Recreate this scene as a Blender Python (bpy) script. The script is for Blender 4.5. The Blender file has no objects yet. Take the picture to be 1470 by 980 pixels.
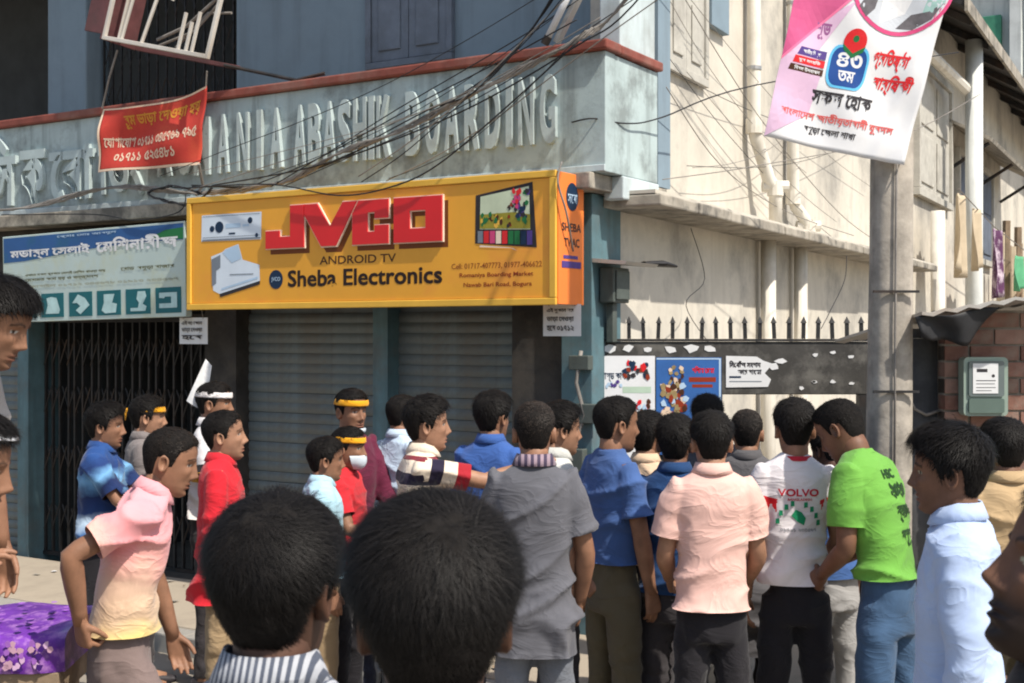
import bpy, math, random
import numpy as np
from mathutils import Vector, Matrix
from mathutils.geometry import tessellate_polygon
from mathutils.bvhtree import BVHTree

SC = bpy.context.scene
COL = SC.collection
R = math.radians
random.seed(7)
RNG = np.random.default_rng(7)

# ------------------------------------------------------------ camera, sky, sun, exposure
cam_d = bpy.data.cameras.new('camera')
cam_d.lens = 44.67; cam_d.sensor_width = 36.0; cam_d.shift_y = -0.0068
cam_d.clip_start = 0.05; cam_d.clip_end = 500.0
cam = bpy.data.objects.new('camera', cam_d); COL.objects.link(cam)
cam.location = (0, 0, 2.0); cam.rotation_euler = (R(90), 0, 0)
SC.camera = cam
cam_d.dof.use_dof = True; cam_d.dof.focus_distance = 6.3; cam_d.dof.aperture_fstop = 12.0
SC.cycles.filter_width = 2.0

SUN_TRAVEL = Vector((-0.70, 0.71, 0)).normalized()      # horizontal way the light goes
SUN_ELEV = R(54)
world = bpy.data.worlds.new('World'); SC.world = world; world.use_nodes = True
_nt = world.node_tree
_sky = _nt.nodes.new('ShaderNodeTexSky'); _sky.sky_type = 'NISHITA'; _sky.sun_disc = False
_sky.sun_elevation = SUN_ELEV
_sky.sun_rotation = math.atan2(-SUN_TRAVEL.x, -SUN_TRAVEL.y)
_sky.air_density = 1.2; _sky.dust_density = 2.0
_nt.links.new(_sky.outputs[0], _nt.nodes['Background'].inputs[0])
_nt.nodes['Background'].inputs[1].default_value = 0.135
sun_d = bpy.data.lights.new('sun', 'SUN'); sun_d.energy = 4.9; sun_d.angle = R(0.8); sun_d.color = (1.0, 0.94, 0.84)
sun = bpy.data.objects.new('sun', sun_d); COL.objects.link(sun)
_tv = Vector((SUN_TRAVEL.x*math.cos(SUN_ELEV), SUN_TRAVEL.y*math.cos(SUN_ELEV), -math.sin(SUN_ELEV)))
sun.rotation_euler = _tv.to_track_quat('-Z', 'Y').to_euler()
sun.location = (6, -6, 12)
SC.view_settings.view_transform = 'Standard'; SC.view_settings.look = 'None'
SC.view_settings.exposure = 0.25; SC.view_settings.gamma = 1.0
SC.view_settings.use_curve_mapping = False

# ------------------------------------------------------------ materials
MATS = {}
def mat(name, col, rough=.8, var=.16, scale=5., bump=.15, bscale=60., dirt=None, dirt_amt=.5, dscale=2.5,
        streak=None, streak_amt=.5, metallic=0., spec=.3, attr=None, bdist=.004):
    if name in MATS: return MATS[name]
    m = bpy.data.materials.new(name); m.use_nodes = True
    nt = m.node_tree; N = nt.nodes; L = nt.links
    b = N['Principled BSDF']
    b.inputs['Roughness'].default_value = rough; b.inputs['Metallic'].default_value = metallic
    b.inputs['Specular IOR Level'].default_value = spec
    tc = N.new('ShaderNodeTexCoord')
    def noise(s, det=6., vec=None, r=.6):
        n = N.new('ShaderNodeTexNoise'); n.inputs['Scale'].default_value = s; n.inputs['Detail'].default_value = det
        n.inputs['Roughness'].default_value = r
        L.new(vec or tc.outputs['Object'], n.inputs['Vector']); return n
    def ramp(sock, a, c):
        r = N.new('ShaderNodeMapRange'); r.inputs['From Min'].default_value = a; r.inputs['From Max'].default_value = c
        r.clamp = True; L.new(sock, r.inputs['Value']); return r.outputs['Result']
    def mix(fac, a, c, mode='MIX'):
        x = N.new('ShaderNodeMix'); x.data_type = 'RGBA'; x.blend_type = mode
        if isinstance(fac, (int, float)): x.inputs['Factor'].default_value = fac
        else: L.new(fac, x.inputs['Factor'])
        for k, s in (('A', a), ('B', c)):
            i = [q for q in x.inputs if q.name == k and q.type == 'RGBA'][0]
            if isinstance(s, tuple): i.default_value = (*s[:3], 1)
            else: L.new(s, i)
        return [q for q in x.outputs if q.type == 'RGBA'][0]
    n1 = noise(scale)
    lo = tuple(max(0, c*(1-var)) for c in col); hi = tuple(min(1, c*(1+var)) for c in col)
    c = mix(ramp(n1.outputs['Fac'], .3, .7), lo, hi)
    if attr:
        at = N.new('ShaderNodeAttribute'); at.attribute_name = attr
        c = mix(1.0, c, at.outputs['Color'], 'MULTIPLY')
    if dirt:
        n2 = noise(dscale, 9., r=.68)
        f = N.new('ShaderNodeMath'); f.operation = 'MULTIPLY'; f.inputs[1].default_value = dirt_amt
        L.new(ramp(n2.outputs['Fac'], .48, .64), f.inputs[0])
        c = mix(f.outputs[0], c, dirt)
    if streak:
        mp = N.new('ShaderNodeMapping'); mp.inputs['Scale'].default_value = (7, 7, .55)
        L.new(tc.outputs['Object'], mp.inputs['Vector'])
        n3 = noise(1.0, 5., mp.outputs[0])
        f = N.new('ShaderNodeMath'); f.operation = 'MULTIPLY'; f.inputs[1].default_value = streak_amt
        L.new(ramp(n3.outputs['Fac'], .5, .72), f.inputs[0])
        c = mix(f.outputs[0], c, streak)
    L.new(c, b.inputs['Base Color'])
    if bump:
        nb = noise(bscale, 8.)
        bp = N.new('ShaderNodeBump'); bp.inputs['Strength'].default_value = bump; bp.inputs['Distance'].default_value = bdist
        L.new(nb.outputs['Fac'], bp.inputs['Height']); L.new(bp.outputs[0], b.inputs['Normal'])
    MATS[name] = m
    return m

def srgb(r, g, b):
    return tuple((c/255/12.92 if c/255 <= .04045 else ((c/255+.055)/1.055)**2.4) for c in (r, g, b))

# ------------------------------------------------------------ object helpers
CORNER = (0.498, 7.9, 0.0)
B_ROT = -math.atan2(.5214, .8533)               # building frame: x right along the shop front, y into the building
BF = Matrix.Translation(CORNER) @ Matrix.Rotation(B_ROT, 4, 'Z')
WF = Matrix.Identity(4)
BASE = {}
def tag(o, label=None, cat=None, group=None, kind=None):
    if label: o['label'] = label
    if cat: o['category'] = cat
    if group: o['group'] = group
    if kind: o['kind'] = kind
    return o
def thing(name, label, cat, base=(0, 0, 0), frame=None, group=None):
    o = bpy.data.objects.new(name, None); COL.objects.link(o)
    o.empty_display_size = .1
    o.matrix_world = (WF if frame is None else frame) @ Matrix.Translation(base)
    BASE[o.name] = Vector(base)
    return tag(o, label, cat, group)
def base_of(o):
    while o.parent: o = o.parent
    return BASE.get(o.name, Vector((0, 0, 0)))

class MB:
    def __init__(s): s.v = []; s.f = []; s.m = []
    def add(s, vs, fs, m=0):
        n = len(s.v); s.v.extend([tuple(v) for v in vs])
        s.f.extend([tuple(i+n for i in f) for f in fs]); s.m.extend([m]*len(fs)); return s
    def box(s, x0, x1, y0, y1, z0, z1, m=0, T=None):
        vs = [(x, y, z) for z in (z0, z1) for y in (y0, y1) for x in (x0, x1)]
        if T is not None: vs = [T @ Vector(v) for v in vs]
        return s.add(vs, [(0, 2, 3, 1), (4, 5, 7, 6), (0, 1, 5, 4), (2, 6, 7, 3), (0, 4, 6, 2), (1, 3, 7, 5)], m)
    def hexa(s, q0, q1, m=0):      # two quads
        return s.add(list(q0)+list(q1), [(3, 2, 1, 0), (4, 5, 6, 7), (0, 1, 5, 4), (1, 2, 6, 5), (2, 3, 7, 6), (3, 0, 4, 7)], m)
    def tube(s, pts, r, n=8, m=0, caps=True, flat=1.0):
        pts = [Vector(p) for p in pts]; k = len(pts)
        rs = [r]*k if isinstance(r, (int, float)) else list(r)
        up = Vector((0, 0, 1)); vs = []; fs = []; px = None
        for i, p in enumerate(pts):
            t = (pts[min(i+1, k-1)] - pts[max(i-1, 0)]).normalized()
            x = (px - t*px.dot(t)) if px is not None else (up.cross(t) if abs(t.z) < .95 else Vector((1, 0, 0)).cross(t))
            if x.length < 1e-6: x = t.orthogonal()
            x.normalize(); px = x; y = t.cross(x)
            for j in range(n):
                a = 2*math.pi*j/n
                vs.append(p + (x*math.cos(a) + y*math.sin(a)*flat)*rs[i])
        for i in range(k-1):
            for j in range(n):
                j2 = (j+1) % n
                fs.append((i*n+j, i*n+j2, (i+1)*n+j2, (i+1)*n+j))
        if caps: fs += [tuple(range(n-1, -1, -1)), tuple((k-1)*n+j for j in range(n))]
        return s.add(vs, fs, m)
    def poly(s, polys, fn, m=0, depth=0.):     # polys = [(outer, [holes])] in 2D, fn maps (u, v, d) to 3D
        for outer, holes in polys:
            loops = [outer] + holes
            tri = tessellate_polygon([[Vector((p[0], p[1], 0)) for p in l] for l in loops])
            flat = [p for l in loops for p in l]; n = len(flat)
            vs = [fn(p[0], p[1], depth) for p in flat]; fs = []
            for t in tri:
                a, b_, c = (flat[i] for i in t)
                ar = (b_[0]-a[0])*(c[1]-a[1]) - (b_[1]-a[1])*(c[0]-a[0])
                fs.append(t if ar > 0 else (t[0], t[2], t[1]))
            if depth:
                vs += [fn(p[0], p[1], 0.) for p in flat]; k = 0
                for l in loops:
                    for i in range(len(l)):
                        j = (i+1) % len(l); fs.append((k+i, k+j, n+k+j, n+k+i))
                    k += len(l)
            s.add(vs, fs, m)
        return s
    def build(s, name, mats, parent=None, smooth=False, bevel=0., frame=None, base=None):
        me = bpy.data.meshes.new(name); 
        bs = base_of(parent) if parent else Vector(base or (0, 0, 0))
        me.from_pydata([(v[0]-bs.x, v[1]-bs.y, v[2]-bs.z) for v in s.v], [], s.f)
        for m in (mats if isinstance(mats, (list, tuple)) else [mats]): me.materials.append(m)
        if any(s.m): me.polygons.foreach_set('material_index', s.m)
        if smooth: me.polygons.foreach_set('use_smooth', [True]*len(me.polygons))
        me.update()
        o = bpy.data.objects.new(name, me); COL.objects.link(o)
        if parent: o.parent = parent
        else:
            o.matrix_world = (WF if frame is None else frame) @ Matrix.Translation(bs); BASE[o.name] = bs
        if bevel:
            md = o.modifiers.new('bevel', 'BEVEL'); md.width = bevel; md.segments = 2; md.limit_method = 'ANGLE'
        return o

def inst(src_mesh, name, parent, loc, rot=None):
    o = bpy.data.objects.new(name, src_mesh); COL.objects.link(o); o.parent = parent
    o.location = Vector(loc) - base_of(parent)
    if rot: o.rotation_euler = rot
    return o
def mesh_only(mb, name, mats):
    me = bpy.data.meshes.new(name); me.from_pydata(mb.v, [], mb.f)
    for m in (mats if isinstance(mats, (list, tuple)) else [mats]): me.materials.append(m)
    if any(mb.m): me.polygons.foreach_set('material_index', mb.m)
    return me

# ------------------------------------------------------------ lettering outlines
_GL = {}
def outlines(s, res=3):
    if (s, res) in _GL: return _GL[(s, res)]
    c = bpy.data.curves.new('t', 'FONT'); c.body = s
    o = bpy.data.objects.new('t', c); COL.objects.link(o)
    dg = bpy.context.evaluated_depsgraph_get()
    ev = o.evaluated_get(dg); cu = ev.to_curve(dg)
    loops = []
    for sp in cu.splines:
        bp = sp.bezier_points; pts = []
        for i in range(len(bp)):
            p0, p1 = bp[i], bp[(i+1) % len(bp)]
            a, b_, c_, d = p0.co, p0.handle_right, p1.handle_left, p1.co
            straight = (b_-a).cross(d-a).length < 1e-5 and (c_-a).cross(d-a).length < 1e-5
            for k in range(1 if straight else res):
                t = k/res; u = 1-t
                q = a*u**3 + b_*3*u*u*t + c_*3*u*t*t + d*t**3
                pts.append((q.x, q.y))
        if len(pts) > 2: loops.append(pts)
    ev.to_curve_clear(); bpy.data.objects.remove(o); bpy.data.curves.remove(c)
    def area(l): return .5*sum(l[i-1][0]*l[i][1]-l[i][0]*l[i-1][1] for i in range(len(l)))
    def inside(p, l):
        r = False
        for i in range(len(l)):
            (x0, y0), (x1, y1) = l[i-1], l[i]
            if (y0 > p[1]) != (y1 > p[1]) and p[0] < (x1-x0)*(p[1]-y0)/(y1-y0)+x0: r = not r
        return r
    ars = [area(l) for l in loops]
    sg = math.copysign(1, max(ars, key=abs)) if ars else 1
    outs = [(l, []) for l, a in zip(loops, ars) if a*sg > 0]
    for l, a in zip(loops, ars):
        if a*sg < 0:
            for ol, hs in outs:
                if inside(l[0], ol): hs.append(l)
    fin = []
    for ol, hs in outs:
        if sg < 0: ol = ol[::-1]; hs = [h[::-1] for h in hs]
        fin.append((ol, hs))
    _GL[(s, res)] = fin
    return fin
def embolden(l, d):
    out = []; n = len(l)
    for i in range(n):
        p0, p, p1 = Vector(l[i-1]), Vector(l[i]), Vector(l[(i+1) % n])
        e0 = (p-p0); e1 = (p1-p)
        if e0.length < 1e-9 or e1.length < 1e-9: out.append(tuple(p)); continue
        e0.normalize(); e1.normalize()
        nn = Vector((e0.y+e1.y, -e0.x-e1.x))
        if nn.length < 1e-6: out.append(tuple(p)); continue
        nn.normalize(); out.append((p.x+nn.x*d, p.y+nn.y*d))
    return out
def lettering(s, x, z, w, h, bold=0., res=3, shear=0.):
    """outlines of s fitted into a box of w by h with lower left corner x, z"""
    ps = outlines(s, res)
    if bold: ps = [(embolden(o, bold), [embolden(q, bold) for q in hs]) for o, hs in ps]
    xs = [p[0] for o, _ in ps for p in o]; ys = [p[1] for o, _ in ps for p in o]
    x0, x1, y0, y1 = min(xs), max(xs), min(ys), max(ys)
    sx = w/(x1-x0); sy = h/(y1-y0)
    def f(p): return (x+(p[0]-x0)*sx+(p[1]-y0)*sy*shear, z+(p[1]-y0)*sy)
    return [([f(p) for p in o], [[f(p) for p in q] for q in hs]) for o, hs in ps]
def front(y):            # a sheet facing -y at depth y, raised by d
    return lambda u, v, d: (u, y-d, v)
def rect(x0, x1, z0, z1): return [([(x0, z0), (x1, z0), (x1, z1), (x0, z1)], [])]
def disc(x, z, rx, rz=None, n=28):
    rz = rz or rx
    return [([(x+rx*math.cos(2*math.pi*i/n), z+rz*math.sin(2*math.pi*i/n)) for i in range(n)], [])]
def rrect(x0, x1, z0, z1, r, n=5):
    pts = []
    for cx, cz, a0 in ((x1-r, z0+r, -90), (x1-r, z1-r, 0), (x0+r, z1-r, 90), (x0+r, z0+r, 180)):
        for i in range(n+1):
            a = R(a0+90*i/n); pts.append((cx+r*math.cos(a), cz+r*math.sin(a)))
    return [(pts, [])]
# ------------------------------------------------------------ surface materials
M_TEAL   = mat('teal_paint', (.095,.17,.195), .6, .2, 6, .2, 70, dirt=(.12,.11,.10), dirt_amt=.5, streak=(.05,.06,.06), streak_amt=.5)
M_PARA   = mat('pale_blue_plaster', (.40,.48,.48), .85, .13, 4, .3, 45, dirt=(.17,.19,.185), dirt_amt=.7, dscale=3.2, streak=(.13,.15,.15), streak_amt=.75)
M_LETTER = mat('letter_plaster', (.43,.51,.51), .8, .12, 6, .2, 60, dirt=(.27,.29,.27), dirt_amt=.45)
M_CAP    = mat('red_brown_paint', (.22,.062,.045), .7, .25, 8, .25, 60, dirt=(.30,.20,.16), dirt_amt=.4)
M_UPWALL = mat('slate_blue_paint', (.22,.29,.345), .85, .1, 2.5, .2, 40, dirt=(.15,.19,.22), dirt_amt=.4, streak=(.13,.16,.18), streak_amt=.4)
M_CREAM  = mat('cream_plaster', (.60,.555,.475), .9, .14, 2.2, .5, 26, dirt=(.27,.255,.23), dirt_amt=.8, dscale=1.1, streak=(.30,.27,.23), streak_amt=.22)
M_LEDGE  = mat('weathered_concrete', (.36,.325,.27), .92, .25, 5, .6, 22, dirt=(.10,.095,.085), dirt_amt=.85, dscale=3.5, streak=(.12,.11,.10), streak_amt=.6)
M_PALE   = mat('pale_blue_trim', (.50,.57,.58), .8, .1, 4, .2, 50, dirt=(.30,.31,.29), dirt_amt=.45, streak=(.2,.21,.2), streak_amt=.5)
M_DARK   = mat('dark_plaster', (.045,.042,.040), .9, .3, 6, .3, 40, dirt=(.10,.085,.07), dirt_amt=.5)  # dark piers; on the lintel, shade behind the signs is put into the colour
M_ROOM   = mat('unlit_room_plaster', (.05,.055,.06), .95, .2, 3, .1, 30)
M_SHUT   = mat('shutter_steel', (.145,.172,.178), .55, .16, 7, .15, 90, dirt=(.13,.105,.08), dirt_amt=.6, metallic=.15, streak=(.09,.08,.07), streak_amt=.6)
M_IRON   = mat('dark_iron', (.035,.035,.036), .6, .3, 12, .2, 90, dirt=(.10,.055,.03), dirt_amt=.4, metallic=.4)
M_WOODB  = mat('blue_grey_wood_paint', (.16,.19,.235), .7, .15, 8, .3, 60, dirt=(.10,.11,.12), dirt_amt=.5)
M_PIPE   = mat('cream_pipe', (.70,.66,.58), .5, .08, 6, .1, 60, dirt=(.42,.36,.28), dirt_amt=.4, streak=(.3,.26,.2), streak_amt=.4)
M_GROUND = mat('dusty_street', (.27,.235,.19), .95, .2, 1.5, .5, 45, dirt=(.17,.15,.125), dirt_amt=.6, dscale=1.2)
M_PAVE   = mat('dusty_concrete', (.36,.305,.235), .95, .15, 2.5, .4, 50, dirt=(.25,.21,.165), dirt_amt=.6)
M_KERB   = mat('kerb_concrete', (.30,.28,.25), .95, .15, 4, .4, 40)
M_WHITE  = mat('white_vinyl', (.74,.74,.75), .55, .04, 4, .08, 40, dirt=(.58,.56,.53), dirt_amt=.4)
M_PAPER  = mat('white_paper', (.70,.70,.70), .9, .05, 6, .15, 25, dirt=(.52,.50,.46), dirt_amt=.35)
M_INK    = mat('dark_ink', (.03,.026,.03), .6, .15, 8, 0)
M_BLKW   = mat('cable_rubber', (.022,.022,.024), .55, .25, 10, 0)
M_GREYW  = mat('sun_bleached_cable', (.22,.20,.18), .7, .25, 10, 0)
M_STEEL  = mat('galvanised_steel', (.42,.42,.42), .45, .15, 10, .1, 60, metallic=.6, dirt=(.2,.15,.1), dirt_amt=.4)
M_TIN    = mat('tin_sheet', (.46,.44,.41), .5, .15, 5, .2, 30, metallic=.3, dirt=(.28,.19,.12), dirt_amt=.5)
M_CONC   = mat('pole_concrete', (.38,.34,.29), .95, .25, 9, .9, 30, dirt=(.17,.155,.135), dirt_amt=.75, streak=(.1,.09,.08), streak_amt=.5)
M_WOOD   = mat('weathered_wood', (.26,.19,.125), .85, .3, 10, .4, 50, dirt=(.15,.11,.08), dirt_amt=.5)
M_RUSTF  = mat('maroon_sheet_metal', (.13,.05,.05), .6, .25, 8, .2, 50, dirt=(.07,.05,.045), dirt_amt=.5)
M_BAR    = mat('white_painted_bar', (.62,.58,.52), .6, .15, 10, .2, 60, dirt=(.3,.22,.15), dirt_amt=.5)
M_GREENP = mat('green_shutter_paint', (.06,.24,.15), .6, .2, 6, .1)
M_FARW   = mat('far_white_plaster', (.66,.68,.66), .9, .07, 2, .2, 20, dirt=(.45,.46,.44), dirt_amt=.35, streak=(.3,.31,.3), streak_amt=.4)

M_CLO0 = mat('brown_litter', (.30,.21,.13), .9, .3, 9, .1)
# ------------------------------------------------------------ ground
g = MB().add([(-150,-60,0),(150,-60,0),(150,240,0),(-150,240,0)], [(0,1,2,3)]).build('street', M_GROUND); tag(g, kind='structure')
g = MB().box(-16, 0.9, -1.15, -.0, .0, .13).build('pavement', M_PAVE, frame=BF, bevel=.015); tag(g, kind='structure')
g = MB()
for i in range(22):
    x1 = .9 - i*.77
    g.box(x1-.755, x1, -1.33, -1.155, -.02, .12+.006*math.sin(i*2.3))
g = g.build('kerb', M_KERB, frame=BF, bevel=.012); tag(g, kind='structure')

lit = MB()
for i in range(90):
    x = random.uniform(-7.5,.6); y = random.uniform(-2.6,-.05); z = .134 if y > -1.14 else (.128 if y > -1.34 else .004); s = random.uniform(.012,.05); a = random.uniform(0,6)
    pts = [(x+s*random.uniform(.5,1)*math.cos(a+k*1.57), y+s*random.uniform(.4,1)*math.sin(a+k*1.57), z+random.uniform(.001,.014)) for k in range(4)]
    lit.add(pts, [(0,1,2,3)], i % 3)
tag(lit.build('litter', [M_PAPER, M_CLO0, M_LEDGE], frame=BF), kind='stuff')

# ------------------------------------------------------------ the corner building
bld = thing('boarding_building', 'two-storey corner building with blue-grey lettered balcony front and cream side wall', 'building', (0,0,0), BF)
SK = -.0535
def S(b, out, z):        # on the side wall: b along it, out towards the alley
    return (SK*b + out, b + out*.0535, z)
def sidebox(mb, b0, b1, o0, o1, z0, z1, m=0):
    mb.hexa([S(b0,o0,z0),S(b0,o1,z0),S(b1,o1,z0),S(b1,o0,z0)], [S(b0,o0,z1),S(b0,o1,z1),S(b1,o1,z1),S(b1,o0,z1)], m); return mb

# ground floor
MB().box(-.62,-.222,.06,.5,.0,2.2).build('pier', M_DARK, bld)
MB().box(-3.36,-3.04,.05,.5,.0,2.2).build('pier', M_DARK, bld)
MB().box(-.22,0,0,.4,.0,2.88).build('corner_pillar', M_TEAL, bld, bevel=.006)
MB().box(-1.76,-1.63,.06,.4,.0,2.2).build('shutter_post', M_TEAL, bld, bevel=.004)
MB().box(-5.56,-5.42,.05,.4,.0,2.2).build('shutter_post', M_TEAL, bld, bevel=.004)
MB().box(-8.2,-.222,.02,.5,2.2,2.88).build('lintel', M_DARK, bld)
MB().box(-8.3,.10,-.22,.9,2.885,2.985).build('balcony_slab', M_LEDGE, bld, bevel=.008)
# roller shutters, each slat a curved strip
def slat_mesh(w):
    mb = MB(); prof = []
    for k in range(6):
        t = k/5; prof.append((-.010*math.sin(math.pi*t), t*.072))
    prof += [(.006,.072),(.006,0)]
    n = len(prof); vs = [(x,y,z) for x in (0,w) for y,z in prof]
    mb.add(vs, [tuple(range(n))[::-1], tuple(range(n,2*n))] + [(i,(i+1)%n,n+(i+1)%n,n+i) for i in range(n)])
    return mesh_only(mb, 'slat', M_SHUT)
for x0, x1 in ((-1.63,-.62),(-3.04,-1.76),(-6.9,-5.56)):
    sh = MB().box(x0, x1, .21, .225, .12, 2.30).build('roller_shutter', M_SHUT, bld)
    sm = slat_mesh(x1-x0)
    for i in range(27):
        inst(sm, 'slat', sh, (x0, .195+random.uniform(-.003,.003), .16+i*.074+random.uniform(-.002,.002)), (R(random.uniform(-3,3)), R(random.uniform(-.12,.12)), 0))
    MB().box(x0+.002, x1-.002, .17, .205, .125, .158).build('bottom_rail', M_SHUT, sh)
# collapsible gate with a dark passage behind
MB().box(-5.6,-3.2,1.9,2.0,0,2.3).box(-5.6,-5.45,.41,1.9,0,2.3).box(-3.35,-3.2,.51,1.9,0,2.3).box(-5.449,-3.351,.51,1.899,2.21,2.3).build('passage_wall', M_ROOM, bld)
gate = MB().box(-5.42,-3.36,.20,.24,2.10,2.16).build('folding_gate', M_IRON, bld)
MB().box(-5.42,-3.36,.20,.24,.12,.15).build('floor_rail', M_IRON, gate)
bar = mesh_only(MB().box(-.009,.009,-.012,.012,.15,2.10), 'bar', M_IRON)
NB = 22; dx = 2.04/(NB-1)
for i in range(NB): inst(bar, 'bar', gate, (-5.41+i*dx+random.uniform(-.008,.008), .22, 0), (0, R(random.uniform(-.25,.25)), 0))
for k, zc in enumerate((.45, .95, 1.45, 1.85)):
    lt = MB()
    for i in range(NB-1):
        xa = -5.41+i*dx
        for s in (1,-1):
            lt.tube([(xa, .205 if s>0 else .235, zc-.11*s), (xa+dx, .205 if s>0 else .235, zc+.11*s)], .007, 4)
    lt.build('lattice_strip', M_IRON, gate)

# balcony parapet, cap and raised letters
par = MB().box(-8.3,.17,-.15,-.02,2.987,3.72).box(.05,.168,-.018,.60,2.987,3.715).build('parapet', M_PARA, bld, bevel=.006)
MB().box(-8.3,.20,-.19,.02,3.722,3.785).box(.02,.198,.022,.63,3.722,3.783).build('coping', M_CAP, par, bevel=.012)
MB().box(-8.3,.172,-.165,-.151,2.99,3.03).build('drip_moulding', M_PALE, par, bevel=.004)
MB().box(.04,.178,.08,.605,2.84,2.985).build('corbel', M_PALE, par, bevel=.01)
def raised(ch, x, z, w, h, bold=.025):
    MB().poly(lettering(ch, x, z, w, h, bold, 4), front(-.151), 0, .034).build('letter', M_LETTER, par)
for i, ch in enumerate('RO'): raised(ch, -3.62+i*.2, 3.19, .15, .40)
for wd, xa, xb in (('MANIA',-3.24,-2.38), ('ABASHIK',-2.27,-1.43), ('BOARDING',-1.30,-.16)):
    ws = [{'I': .045, 'M': .155}.get(c_, .11) for c_ in wd]; gap = ((xb-xa)-sum(ws))/(len(wd)-1); x_ = xa
    if gap < .015: ws = [q*((xb-xa)-.015*(len(wd)-1))/sum(ws) for q in ws]; gap = .015
    for ch, w_ in zip(wd, ws):
        raised(ch, x_, 3.18, w_, .43, .04); x_ += w_+gap
for ch, x, w, z, h in (('িস', -5.75, .47, 3.07, .60), ('ক', -5.22, .30, 3.07, .44), ('েবা', -4.86, .52, 3.07, .44), ('িডং', -4.28, .50, 3.07, .56)):
    raised(ch, x, z, w, h, .03)

# upper floor set back behind the parapet
MB().box(-3.70,-.30,.75,.95,2.99,6.2).box(-.298,.1,.752,.95,2.99,6.2).build('upper_wall', M_UPWALL, bld)
MB().box(-6.02,-5.50,.72,1.0,2.99,6.2).build('upper_column', M_UPWALL, bld, bevel=.02)
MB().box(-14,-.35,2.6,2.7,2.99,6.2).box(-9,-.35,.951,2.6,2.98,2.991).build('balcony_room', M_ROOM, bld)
MB().box(-14,.10,.05,3.0,6.2,6.4).build('roof_slab', M_LEDGE, bld)
MB().box(.02,.165,.06,.40,3.787,6.2).build('balcony_column', M_PALE, bld, bevel=.008)
MB().box(.03,.14,.402,.62,3.787,6.2).build('side_pilaster', M_PALE, bld, bevel=.008)
gr = MB().box(-5.5,-3.7,.86,.90,5.9,5.96).box(-5.5,-3.7,.86,.90,3.3,3.34).build('window_grille', M_IRON, bld)
vb = mesh_only(MB().box(-.008,.008,-.008,.008,3.3,5.95), 'bar', M_IRON)
for i in range(16): inst(vb, 'bar', gr, (-5.44+i*.113, .88, 0))
for zc in (3.7, 4.1, 4.5, 4.9):
    lt = MB()
    for i in range(15):
        for s in (1,-1):
            xa = -5.44+i*.113
            lt.tube([(xa,.87 if s>0 else .89,zc-.13*s),(xa+.113,.87 if s>0 else .89,zc+.13*s)], .006, 4)
    lt.build('lattice_strip', M_IRON, gr)
win = MB().box(-2.33,-1.53,.70,.748,4.02,4.07).box(-2.33,-2.28,.70,.748,4.072,5.6).box(-1.58,-1.53,.70,.748,4.072,5.6).build('window', M_WOODB, bld, bevel=.004)
for k in range(2):
    x0 = -2.275+k*.348
    lf = MB().box(x0,x0+.342,.715,.747,4.075,5.6).build('shutter_leaf', M_WOODB, win, bevel=.004)
    for z0, z1 in ((4.15,4.62),(4.72,5.4)):
        MB().box(x0+.07,x0+.275,.70,.714,z0,z1).build('panel', M_WOODB, lf, bevel=.012)

# side wall
sw = MB(); sidebox(sw, .402, 9.6, -.3, 0, 0, 2.80); sidebox(sw, .625, 9.6, -.3, .0, 2.80, 7.0)
sw = sw.build('side_wall', M_CREAM, bld)
lg = MB()
for i in range(14):
    b0 = .15+i*.675; b1 = b0+.668
    sidebox(lg, b0, b1, .004, .40+.008*math.sin(i*1.7), 2.80, 2.875+.006*math.sin(i*2.9))
lg.build('ledge', M_LEDGE, bld, bevel=.012)
lf = MB(); sidebox(lf, .15, 9.6, .004, .36, 2.878, 2.90); lf.build('ledge_screed', M_CREAM, bld)
def side_window(b0, b1, z0, z1, leaves=2):
    fr = MB(); sidebox(fr, b0-.06, b1+.06, .002, .05, z0-.06, z0); sidebox(fr, b0-.06, b0, .002, .05, z0+.002, z1); sidebox(fr, b1, b1+.06, .002, .05, z0+.002, z1)
    fr = fr.build('window', M_WOODG, bld, bevel=.004); w = (b1-b0)/leaves
    for k in range(leaves):
        lf = MB(); sidebox(lf, b0+k*w+.004, b0+(k+1)*w-.004, .004, .032, z0+.004, z1)
        lf = lf.build('shutter_leaf', M_WOODG, fr, bevel=.004)
        for za, zb in ((z0+.08, z0+.5), (z0+.6, z1-.1)):
            pn = MB(); sidebox(pn, b0+k*w+.09, b0+(k+1)*w-.09, .034, .046, za, zb); pn.build('panel', M_WOODG, lf, bevel=.01)
M_WOODG = mat('cream_grey_wood_paint', (.47,.45,.40), .75, .12, 8, .3, 60, dirt=(.28,.26,.23), dirt_amt=.5)
side_window(1.2, 1.95, 3.93, 5.4)
wb = MB(); sidebox(wb, 2.05, 2.45, .002, .06, 4.36, 5.6); wb.build('wall_panel', M_UPWALL, bld, bevel=.006)
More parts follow.
